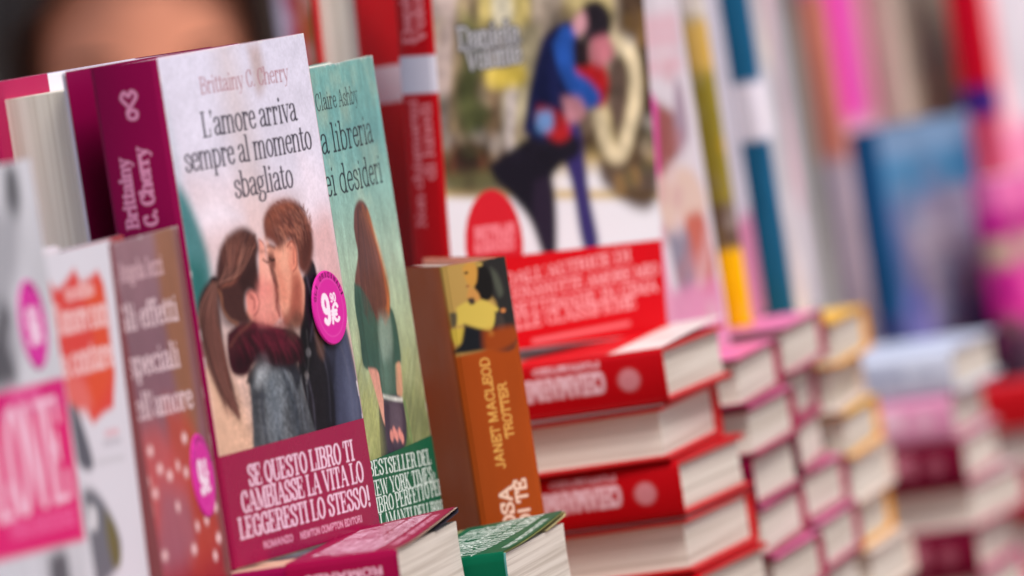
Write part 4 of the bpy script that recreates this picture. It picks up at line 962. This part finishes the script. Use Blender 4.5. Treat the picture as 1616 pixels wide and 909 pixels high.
# curling covers of the two topmost lying books in front
def lift_pink(fr, zz):  # cover bellies up towards the tail and the fore-edge
    return .0062 * np.clip(fr - .2, 0, 1) ** 1.2 * np.clip(1 - zz * 3.6, 0, 1)
def lift_green(fr, zz): return .0055 * np.clip(fr - .15, 0, 1) ** 1.6 * np.clip(1 - zz * 2.4, 0, 1)

TA = -.2447; tA = fit_t(TA, 7)
K_PINK_TOP = make_kind(.135, tA, .215, HF, HS, (142, 6, 72), None, band=HB, flap=.05, flap_col=(62, 58, 70), lift=lift_pink, recess=.0012)
K_PINK_TOP.stickers = []
K_PINK_LOW = low_kind(.135, tA, .215, (214, 204, 214), (142, 6, 72), "Brittainy C. Cherry", (228, 150, 186), (226, 190, 206), M_PAGE, (150, 12, 66))
stack([K_PINK_LOW], "lying_book", ["magenta spined book"], "the stack under the kissing couple book", (-.0632, 3.513, TA), R(11), TABLE_Z, "magenta books stacked under the kissing couple book", [False, True], rng, top_kind=K_PINK_TOP)
TG = -.2622; tG = fit_t(TG, 6)
K_GREEN_TOP = make_kind(.14, tG, .2165, GF, Sheet(tG * 1000, 216.5, 1.0, (90, 150, 146)), (96, 160, 150), None, band=(GB[0], Sheet(tG * 1000, 44, 1.0, (4, 92, 64)), (6, 96, 68)), flap=.045, flap_col=(206, 190, 140), lift=lift_green, recess=.0012)
K_GREEN_LOW = low_kind(.135, tG, .2165, (150, 180, 165), (90, 150, 146), "Claire Ashby", (40, 52, 60), (222, 226, 214), M_PAGE, (6, 96, 68))
stack([K_GREEN_LOW], "lying_book", ["green banded book"], "the stack under the teal book", (-.0200, 3.6473, TG), R(11.5), TABLE_Z, "green banded books in one stack", [False, True], rng, top_kind=K_GREEN_TOP)
TR = -.2005; tR = fit_t(TR, 9)
def red_low(t):
    fr = Sheet(140, 215, 1.0, (214, 206, 204)); fr.rect(-5, -5, 145, 44, (206, 14, 26), .5)
    return make_kind(.14, t, .215, fr, small_spine(t, .215, (186, 8, 20), "CHIAMARMI", (240, 206, 216), res=.6), (186, 12, 24), (206, 30, 34), page=M_PAGE)
K_RED_LOW = red_low(tR)
K_RED_TOP = make_kind(.14, tR, .215, flat_sheet(140, 215, 1.0, (206, 14, 26), [(bar(-.1, .36, 1.1, 1.1), (200, 190, 170), 2), (bar(-.1, -.1, 1.1, .12), (236, 226, 222), 2)]), small_spine(tR, .215, (186, 8, 20), "CHIAMARMI", (240, 206, 216), res=.6), (186, 12, 24), (206, 30, 34), lift=lambda fr, zz: .004 * fr * np.clip(1 - zz * 2, 0, 1))
stack([K_RED_LOW], "lying_book", ["red book, spine frontmost", "red book, pages frontmost"], "the stack right of the orange book", (.0643, 3.945, TR), R(14), TABLE_Z, "red books in the stack beside the orange book", [False, True], rng, top_kind=K_RED_TOP)
T2 = -.2195; T3 = -.2155; T4 = -.2235
t2, t3, t4 = fit_t(T2, 9), fit_t(T3, 9), fit_t(T4, 9)
K_MAG2 = low_kind(.135, t2, .213, (228, 120, 170), (120, 6, 50), "Romanzo", (230, 150, 186), (176, 62, 96), M_PAGE, (206, 40, 110), 2)
K_MAG3 = low_kind(.135, t3, .213, (232, 130, 176), (112, 8, 46), "Amore", (230, 150, 186), (184, 84, 112), M_PAGE, (206, 40, 110), 3)
K_YEL = low_kind(.13, t4, .213, (240, 190, 70), (226, 150, 30), "Estate", (250, 226, 190), (238, 176, 60), M_PAGE, (240, 176, 44), 4)
K_CREAM = low_kind(.13, t4, .213, (226, 216, 206), (200, 180, 170), "Lettere", (120, 70, 60), (226, 206, 196), M_PAGE, None, 4)
stack([K_MAG2], "lying_book", ["pink covered book"], "the pink stack touching the red stack", (.1032, 4.104, T2), R(10), TABLE_Z, "pink books in the first stack behind the red one", [True, True, False], rng)
stack([K_MAG3], "lying_book", ["rose pink book"], "the pink stack touching the yellow stack", (.1318, 4.246, T3), R(10), TABLE_Z, "rose books in the second stack behind the red one", [True, True, False], rng)
stack([K_YEL, K_CREAM], "lying_book", ["golden yellow book", "cream covered book"], "the yellow edged stack", (.1612, 4.388, T4), R(10), TABLE_Z, "yellow and cream books in the stack behind the pink ones", [True, True], rng)
T5 = -.264; t5 = fit_t(T5, 7)
K_ICE = low_kind(.14, t5, .2, (206, 214, 234), (206, 214, 232), "Inverno", (150, 160, 190), (214, 218, 232), M_PAGE, None, 5)
K_PNK5 = low_kind(.14, t5, .21, (226, 150, 186), (222, 150, 186), "Rosa", (250, 226, 236), (214, 110, 150), M_PAGE, None, 6)
K_MAR5 = low_kind(.14, t5, .21, (214, 200, 200), (112, 10, 44), "Sera", (206, 130, 150), (196, 90, 120), M_PAGE, None, 7)
stack([K_ICE, K_PNK5, K_MAR5, K_MAR5, K_MAR5, K_PNK5, K_MAR5], "lying_book", ["pale blue book", "pink spined book", "maroon spined book", "maroon book", "maroon spined book", "pink book", "maroon book"], "the stack topped by pale blue", (.2335, 4.693, T5), R(14), TABLE_Z, "books in the far stack topped by a pale blue one", [False, False, False, True, False, True, False], rng)
T6 = -.3046; t6 = fit_t(T6, 5)
K_RED6 = low_kind(.14, t6, .215, (214, 60, 70), (196, 20, 30), "Rosso", (240, 180, 180), (206, 40, 50), M_PAGE, None, 8)
stack([K_RED6, K_MAR5], "lying_book", ["bright red book", "dark maroon book"], "the rearmost right edge stack", (.372, 4.94, T6), R(12), TABLE_Z, "books in the rearmost stack at the right edge", [False, True], rng)
# low piles that carry the books at the left and the far rows
def carrier(corner, yaw, n, w, look, desc, col, group):
    t = (corner[2] - TABLE_Z) / n - .0013
    k = low_kind(w, t, .215, col, col, "Romanzo", (230, 210, 210), (220, 200, 200), M_PAGE, None, 9)
    stack([k], "lying_book", [look], desc, corner, yaw, TABLE_Z, group, [False, True], rng)
carrier((-.128, 3.378, -.3042), R(12), 5, .14, "dusty pink book", "the pile under the mauve book", (170, 110, 120), "books in the low pile under the mauve cover")
carrier((-.152, 3.232, -.3016), R(13), 5, .14, "coral book", "the pile under the red blot book", (206, 100, 90), "books in the low pile under the white cover")
carrier((-.170, 3.085, -.2636), R(13), 6, .14, "grey book", "the pile under the LOVE book", (170, 170, 176), "books in the near pile under the magenta banded cover")
carrier((.030, 3.806, -.3584), R(0), 3, .13, "brown book", "the pile under the orange book", (130, 80, 50), "books in the low pile under the orange book")
carrier((.42, 5.11, -.2665), R(12), 7, .16, "lilac book", "the pile behind the teal blue book", (190, 180, 200), "books in the pile behind the teal cover")
carrier((.075, 4.59, -.2100), R(14), 8, .16, "wine red book", "the pile behind the dancing couple", (150, 30, 50), "books in the rear pile behind the red display")

# ---- standing books
hero = standing(K_HERO, "standing_book", "book with kissing couple cover and magenta band, standing upright", (-.1312, 3.5329, TA + .0006), R(24.84))
reversed_standing(K_HERO_R, "standing_book", "magenta jacketed book turned page side out behind the kissing couple book", (-.1709, 3.5660, TA + .0006), R(24.84), stickers=False)
standing(K_GREEN, "standing_book", "teal book with long haired girl seen from behind and green band", (-.0738, 3.6773, TG + .001), R(12))
standing(K_MAUVE, "standing_book", "mauve book with gold strip and pink price sticker, left of the kissing couple book", (-.1561, 3.4164, -.3036), R(12))
standing(K_WHITE, "standing_book", "white book with a jagged red blot on its cover", (-.1936, 3.2874, -.3010), R(13), lean=R(1.8))
standing(K_LOVE, "standing_book", "grey and white book with LOVE on a magenta band", (-.2080, 3.1789, -.2630), R(13))
standing(K_ORANGE, "standing_book", "thick orange spined book with a woman in yellow at the spine top", (-.0009, 3.8174, -.3578), R(-15))
standing(K_RED, "standing_book", "red spined book with dancing couple cover and red band", (-.0305, 3.978, TR + .0080), R(46), lean=R(4.5))
K_RED_R = variant(K_RED, pages=block_mesh(.14, .024, .215, .005, M_PAGE_COOL))
reversed_standing(K_RED_R, "standing_book", "red jacketed book turned page side out behind the dancing couple book", (-.0605, 4.03, TR + .0055), R(20), lean=R(3))

# ---- blurred books behind the red one
def k1_front():
    s = Sheet(135, 210, 1.0, (226, 216, 224), [(967, -127), (1048, -140), (1149, 520), (1072, 554)])
    s.mottle(20, 30, .08, 2)
    for y in (20, 46, 86): s.stroke([(1006 + y * .1, y), (1060 + y * .1, y - 8)], 9, (232, 176, 190), 4, .7)
    P = lambda pts, c, so=3, al=.95: s.poly(pts, c, so, al)
    P([(1014, 110), (1036, 150), (1044, 200), (1040, 262), (1020, 250)], (226, 60, 160), 3)
    P([(1032, 140), (1060, 160), (1066, 210), (1050, 262), (1038, 250)], (150, 70, 62), 4)
    P([(1060, 100), (1072, 120), (1082, 190), (1070, 230), (1060, 180)], (166, 140, 160), 4)
    P([(1030, 262), (1080, 240), (1110, 300), (1090, 350), (1046, 340)], (232, 200, 184), 5)
    P([(1076, 322), (1104, 316), (1122, 390), (1118, 440), (1088, 420)], (204, 96, 76), 4)
    P([(1050, 350), (1078, 340), (1092, 420), (1070, 440)], (140, 134, 154), 4)
    P([(1052, 440), (1130, 420), (1148, 520), (1072, 550)], (226, 130, 176), 5, .8)
    for i in range(24):
        r = random.Random(i); x, y = 1010 + r.random() * 110, r.random() * 480
        P([(x, y), (x + 12, y + 8), (x + 10, y + 40), (x - 4, y + 30)], [(236, 210, 216), (190, 110, 110), (236, 226, 230), (210, 150, 160)][i % 4], 3, .4)
    s.stroke([(1062, -60), (1100, 200), (1142, 480)], 7, (236, 234, 240), 2)
    return s
K_K1 = make_kind(.135, .02, .21, k1_front(), Sheet(20, 210, 2, (226, 160, 190)), (226, 200, 210), (232, 226, 232), page=M_PAGE)
standing(K_K1, "standing_book", "white and pink covered book right behind the dancing couple book", (.0749, 4.1075, T2 + .001), R(12))
K_K2 = make_kind(.13, .014, .21, flat_sheet(130, 210, 2, (214, 208, 222), [(bar(-.1, -.1, 1.1, .25), (214, 130, 170), 6)]), flat_sheet(14, 210, 1.5, (146, 132, 46), [(bar(-.2, -.1, 1.2, .19), (250, 190, 6), 1), (bar(-.2, .62, 1.2, .75), (206, 170, 90), 5), (bar(-.2, .75, 1.2, 1.1), (222, 214, 206), 6), (bar(-.2, .19, 1.2, .3), (104, 84, 70), 4)]), (150, 130, 60), (214, 206, 190))
standing(K_K2, "standing_book", "narrow olive spined book with a yellow band at its foot", (.1175, 4.315, T3 + .001), R(5))
K_K3 = make_kind(.135, .017, .21, flat_sheet(135, 210, 2, (206, 202, 208), [(bar(-.1, -.1, 1.1, .3), (226, 220, 228), 12), (bar(-.1, .46, .3, .62), (226, 222, 234), 3), (bar(.55, .3, .8, 1.1), (226, 190, 200), 8), (bar(.8, -.1, 1.1, 1.1), (170, 164, 176), 8), ([(.1, .7), (.4, .86), (.5, .7), (.3, .6)], (236, 226, 216), 6)]), flat_sheet(17, 210, 1.5, (26, 92, 130), [(bar(-.2, .455, 1.2, .60), (230, 226, 238), 1.2)]), (140, 150, 170), (206, 204, 212))
standing(K_K3, "standing_book", "teal spined book crossed by a white label band", (.1448, 4.4647, T4 + .001), R(9))
K_FAR = make_kind(.135, .024, .21, flat_sheet(135, 210, 4, (150, 20, 40)), flat_sheet(24, 210, 1.2, (150, 20, 30), [(bar(-.1, -.1, .3, 1.1), (214, 206, 226), 1), (bar(.3, -.1, .58, 1.1), (176, 8, 76), 1), (bar(.58, -.1, .8, 1.1), (176, 110, 60), 1)]), (200, 196, 214), (206, 200, 206))
standing(K_FAR, "standing_book", "book with white, crimson and ochre striped spine behind the red pair", (-.0812, 4.6039, -.2090), R(20))
S7 = -.2660
K_K5 = make_kind(.135, .02, .24, flat_sheet(135, 240, 2, (222, 150, 176), [(bar(-.1, .5, .40, 1.1), (240, 40, 186), 4), (bar(.34, .5, 1.1, 1.1), (226, 140, 176), 8), (bar(-.1, .3, 1.1, .5), (226, 190, 206), 8), (bar(-.1, -.1, 1.1, .3), (196, 150, 150), 10)], mot=.02), flat_sheet(20, 240, 2, (216, 130, 110), [(bar(-.2, -.1, 1.2, .42), (196, 178, 190), 6), (bar(-.2, .84, 1.2, 1.1), (206, 110, 150), 5)]), (200, 160, 170), (220, 200, 206))
standing(K_K5, "standing_book", "hot pink covered book with salmon spine behind the teal covered book", (.2136, 5.150, S7), R(17))
K_K6A = make_kind(.135, .02, .22, flat_sheet(135, 220, 2.5, (186, 170, 150), [(bar(-.1, .62, 1.1, 1.1), (150, 140, 130), 14), ([(.1, .5), (.5, .64), (.9, .55), (.8, .4), (.2, .36)], (196, 160, 116), 12), (bar(-.1, .2, 1.1, .4), (96, 76, 56), 14)]), flat_sheet(20, 220, 2, (190, 176, 160)), (170, 150, 130), (206, 196, 186))
standing(K_K6A, "standing_book", "beige and brown covered book between the hot pink and the red spined ones", (.258, 5.225, S7), R(20))
K_K6B = make_kind(.135, .024, .23, flat_sheet(135, 230, 3, (222, 214, 222), [(bar(-.1, -.1, 1.1, .45), (236, 140, 176), 10), (bar(-.1, .45, .12, 1.1), (236, 150, 160), 4)]), flat_sheet(24, 230, 2, (206, 10, 40), [(bar(-.2, .48, 1.2, .56), (44, 44, 140), 2), (bar(-.2, -.1, 1.2, .48), (220, 90, 120), 3)]), (200, 20, 50), (220, 210, 216))
standing(K_K6B, "standing_book", "white covered book with a red spine crossed by a blue bar", (.3105, 5.215, S7), R(28))
K_BLUE = make_kind(.105, .02, .157, flat_sheet(105, 157, 1.5, (92, 106, 150), [(bar(-.1, .72, 1.1, 1.1), (66, 126, 168), 5), (bar(-.1, .88, 1.1, 1.1), (120, 150, 186), 5), ([(.1, .4), (.2, .66), (.9, .72), (1.0, .4), (.6, .3)], (156, 146, 166), 6), (bar(-.1, -.1, 1.1, .2), (30, 60, 120), 6), ([(.0, .3), (.1, .4), (.35, .32), (.3, .2), (.05, .2)], (140, 140, 210), 5), ([(.3, .12), (.6, .26), (.7, .1)], (130, 130, 140), 5)] + [(bar(.25, y_, .95, y_ + .035), (176, 170, 186), 2) for y_ in (.42, .5, .58)]), flat_sheet(20, 157, 2, (34, 92, 142), [(bar(-.2, -.1, 1.2, .3), (70, 84, 140), 4)]), (20, 70, 120), (60, 80, 120))
standing(K_BLUE, "standing_book", "teal blue covered small book above the pale blue stack", (.2245, 4.992, T6 + .001), R(34))
K_M1 = make_kind(.1, .02, .118, flat_sheet(100, 118, 1.5, (206, 40, 150), [(bar(-.1, .84, 1.1, 1.1), (244, 130, 190), 4), (bar(-.1, .56, 1.1, .70), (206, 180, 160), 5), (bar(-.1, -.1, 1.1, .26), (66, 60, 74), 6)]), flat_sheet(20, 118, 2, (206, 30, 150), [(bar(-.2, .84, 1.2, 1.1), (240, 120, 186), 3), (bar(-.2, .56, 1.2, .7), (196, 170, 150), 4), (bar(-.2, -.1, 1.2, .3), (60, 50, 66), 4)]), (206, 30, 150), (226, 190, 200))
standing(K_M1, "standing_book", "magenta covered small book at the right edge above the red stack", (.2925, 5.0, T6 + .001), R(25))

# ================================================================== people behind the stall
def meta_mesh(name, balls, res=.012):
    mb = bpy.data.metaballs.new(name + "_field"); mb.resolution = res; mb.render_resolution = res; mb.threshold = .25
    for (x, y, z), r_ in balls:
        e = mb.elements.new(); e.co = (x, y, z); e.radius = r_ * 1.55
    o = bpy.data.objects.new(name + "field", mb); COL.objects.link(o)
    dg = bpy.context.evaluated_depsgraph_get(); dg.update()
    me = bpy.data.meshes.new_from_object(o.evaluated_get(dg)); me.name = name
    bpy.data.objects.remove(o); bpy.data.metaballs.remove(mb)
    me.polygons.foreach_set("use_smooth", [True] * len(me.polygons)); return me
def limb(a, b, ra, rb, n=None):
    a, b = Vector(a), Vector(b); L = (b - a).length; n = n or max(2, int(L / (min(ra, rb) * .55)))
    return [(tuple(a.lerp(b, i / n)), ra + (rb - ra) * i / n) for i in range(n + 1)]
def head_mesh(name="head"):
    """an egg-shaped head with brow, eye sockets, nose, mouth and ears; face towards -Y, centre at eye level"""
    nu, nv = 56, 44; V, F = [], []
    for j in range(nv + 1):
        th = math.pi * j / nv; z = math.cos(th); rr = math.sin(th)
        for i in range(nu):
            ph = 2 * math.pi * i / nu; x = rr * math.sin(ph); y = -rr * math.cos(ph)
            X, Y, Z = x * .073, y * .094, z * .118
            if z < 0: X *= 1 - .30 * z * z; Y *= 1 - .14 * z * z
            if y < 0:
                g = lambda cx, cz, sx, sz: math.exp(-((X - cx) / sx) ** 2 - ((Z - cz) / sz) ** 2)
                Y -= .022 * g(0, -.032, .011, .020) + .010 * g(0, -.008, .008, .022) + .006 * g(0, -.066, .022, .010) + .004 * g(0, -.100, .020, .016)
                Y += .010 * (g(-.031, -.002, .014, .011) + g(.031, -.002, .014, .011)) + .003 * g(0, -.058, .020, .004)
                Y -= .004 * (g(-.03, .018, .022, .008) + g(.03, .018, .022, .008))
            V.append((X, Y, Z))
    for j in range(nv):
        for i in range(nu):
            a, b = j * nu + i, j * nu + (i + 1) % nu; F.append((a, a + nu, b + nu, b))
    return V, F
def make_person(name, label, loc, rz, bow, hair_c, coat_c, skin_c, scale=1.0):
    o = bpy.data.objects.new(name, None); COL.objects.link(o); o.location = loc; o.rotation_euler = (0, 0, rz); o.scale = (scale,) * 3
    tag(o, label, "person")
    sk = plain_mat("skin", skin_c, .5, .08, 25, .35); ct = plain_mat("coat_cloth", coat_c, .9, .2, 60); hr = plain_mat("hair", hair_c, .55, .3, 90, .4)
    eye = 1.355
    # body: one skin surface from feet to neck, arms reaching forward to the table, five fingers each
    B = []
    for s_ in (-1, 1):
        B += limb((s_ * .10, 0, .08), (s_ * .10, .01, .44), .045, .058) + limb((s_ * .10, .01, .44), (s_ * .09, 0, .78), .062, .088)
        B += limb((s_ * .10, .02, .03), (s_ * .11, -.15, .025), .04, .032)
        B += limb((s_ * .17, -.01, 1.14), (s_ * .22, -.05, .90), .048, .040) + limb((s_ * .22, -.05, .90), (s_ * .17, -.27, .96), .038, .028)
        B += limb((s_ * .17, -.28, .96), (s_ * .165, -.34, .955), .027, .026)
        for q, (dx, ln) in enumerate(((-.027, .055), (-.009, .068), (.009, .064), (.026, .05))):
            B += limb((s_ * .165 + dx, -.355, .955), (s_ * .165 + dx * 1.2, -.36 - ln, .935), .0085, .007, 6)
        B += limb((s_ * .165 - s_ * .03, -.31, .95), (s_ * .165 - s_ * .055, -.355, .935), .010, .008, 5)
    B += limb((0, 0, .80), (0, 0, .98), .115, .095) + limb((-.06, 0, .80), (.06, 0, .80), .10, .10) + limb((0, 0, .98), (0, -.005, 1.12), .10, .11)
    B += limb((-.12, 0, 1.13), (.12, 0, 1.13), .065, .065) + limb((0, -.005, 1.15), (0, -.02 - bow * .03, 1.30), .052, .048)
    body = link(bpy.data.objects.new("body", meta_mesh("body", B)), o); body.data.materials.append(sk)
    # head joined into the same surface
    V, F = head_mesh(); Rm = Matrix.Rotation(-bow, 3, 'X') if False else Matrix.Rotation(bow, 3, 'X'); hc = Vector((0, -.045 - .05 * math.sin(bow), eye))
    import bmesh
    bm = bmesh.new(); bm.from_mesh(body.data)
    vs = [bm.verts.new(Rm @ Vector(v) + hc) for v in V]
    for q in F:
        try:
            f2 = bm.faces.new([vs[i] for i in q]); f2.smooth = True
        except ValueError: pass
    for s_ in (-1, 1):
        m4 = Matrix.Translation(hc) @ Rm.to_4x4() @ Matrix.Translation((s_ * .075, .012, -.02)) @ Matrix.Diagonal((.012, .022, .034, 1))
        for v in bmesh.ops.create_uvsphere(bm, u_segments=12, v_segments=8, radius=1, matrix=m4)["verts"]:
            for f2 in v.link_faces: f2.smooth = True
    bm.to_mesh(body.data); bm.free()
    # hair: thick shell over crown, sides and back with a centre parting
    nu, nv = 64, 40; HV, HF_ = [], []
    for j in range(nv + 1):
        for i in range(nu):
            ph = 2 * math.pi * i / nu
            front = max(0, math.cos(ph)); th_max = R(128) - front ** .62 * R(80) + (R(24) if .35 < abs(math.sin(ph)) and math.cos(ph) < .55 else 0)
            th = th_max * j / nv; z = math.cos(th); rr = math.sin(th); k = 1 + .05 * math.sin(ph * 17 + j * .3) * rr
            puff = 1.15 - .06 * front
            x = rr * math.sin(ph) * .074 * puff * k; y = -rr * math.cos(ph) * .096 * (puff - .04) * k; zz = z * .120 * 1.13
            HV.append(tuple(Rm @ Vector((x, y, zz)) + hc))
    for j in range(nv):
        for i in range(nu):
            a, b = j * nu + i, j * nu + (i + 1) % nu; HF_.append((a, a + nu, b + nu, b))
    h_ = mesh_obj("hair", HV, HF_, hr, o, True); md = h_.modifiers.new("thickness", 'SOLIDIFY'); md.thickness = .012; md.offset = 1
    for s_ in (-1, 1):
        v = []; bm = bmesh.new(); bmesh.ops.create_uvsphere(bm, u_segments=16, v_segments=10, radius=.0108)
        me = bpy.data.meshes.new("eye"); bm.to_mesh(me); bm.free(); me.materials.append(plain_mat("eye_white", (200, 196, 190), .15, .02)); e_ = link(bpy.data.objects.new("eye", me), o)
        e_.location = Rm @ Vector((s_ * .031, -.0655, -.002)) + hc
        me = me.copy(); me.materials.clear(); me.materials.append(plain_mat("iris", (50, 34, 24), .1, .02)); i_ = link(bpy.data.objects.new("iris", me), e_); i_.location = Rm @ Vector((0, -.0068, 0)); i_.scale = (.46, .46, .46)
        bv, bf = [], []
        for q in range(9):
            xx = .012 + .036 * q / 8; zz = .019 + .006 * math.sin(math.pi * q / 8); yy = -.0905 + 6.5 * (xx - .012) ** 2 * 2.2; th_ = .0028 * (1 - .5 * q / 8)
            for d_ in (-1, 1):
                for e2 in (0, .006): bv.append(tuple(Rm @ Vector((s_ * xx, yy + e2, zz + d_ * th_)) + hc))
        for q in range(8):
            a_ = q * 4; bf += [(a_, a_ + 2, a_ + 6, a_ + 4), (a_ + 1, a_ + 5, a_ + 7, a_ + 3), (a_ + 2, a_ + 3, a_ + 7, a_ + 6), (a_, a_ + 4, a_ + 5, a_ + 1)]
        mesh_obj('eyebrow', bv, bf, hr, o)
    # coat and trousers follow the body
    Bc = []
    for s_ in (-1, 1):
        Bc += limb((s_ * .17, -.01, 1.14), (s_ * .225, -.05, .90), .060, .052) + limb((s_ * .225, -.05, .90), (s_ * .175, -.24, .955), .050, .042)
    Bc += limb((0, 0, .70), (0, 0, .98), .135, .115) + limb((-.07, 0, .72), (.07, 0, .72), .115, .115) + limb((0, 0, .98), (0, -.005, 1.12), .118, .126) + limb((-.13, 0, 1.135), (.13, 0, 1.135), .078, .078) + limb((0, 0, 1.15), (0, -.005, 1.21), .075, .066)
    c_ = link(bpy.data.objects.new("coat", meta_mesh("coat", Bc)), o); c_.data.materials.append(ct)
    Bt = []
    for s_ in (-1, 1): Bt += limb((s_ * .10, 0, .10), (s_ * .10, .01, .44), .062, .072) + limb((s_ * .10, .01, .44), (s_ * .09, 0, .76), .075, .10)
    t_ = link(bpy.data.objects.new("trousers", meta_mesh("trousers", Bt)), o); t_.data.materials.append(plain_mat("trouser_cloth", (50, 54, 66), .9))
    return o
make_person("person", "dark haired person with bare forehead bending over the stall behind the books", (-.222, 5.60, GROUND_Z - .03), R(6), R(24), (58, 44, 38), (70, 60, 66), (242, 162, 130), 1.02)
make_person("person", "second dark haired person in a mauve coat further back", (-.408, 14.0, GROUND_Z), R(-20), R(8), (40, 30, 28), (120, 90, 100), (176, 124, 120), .96)
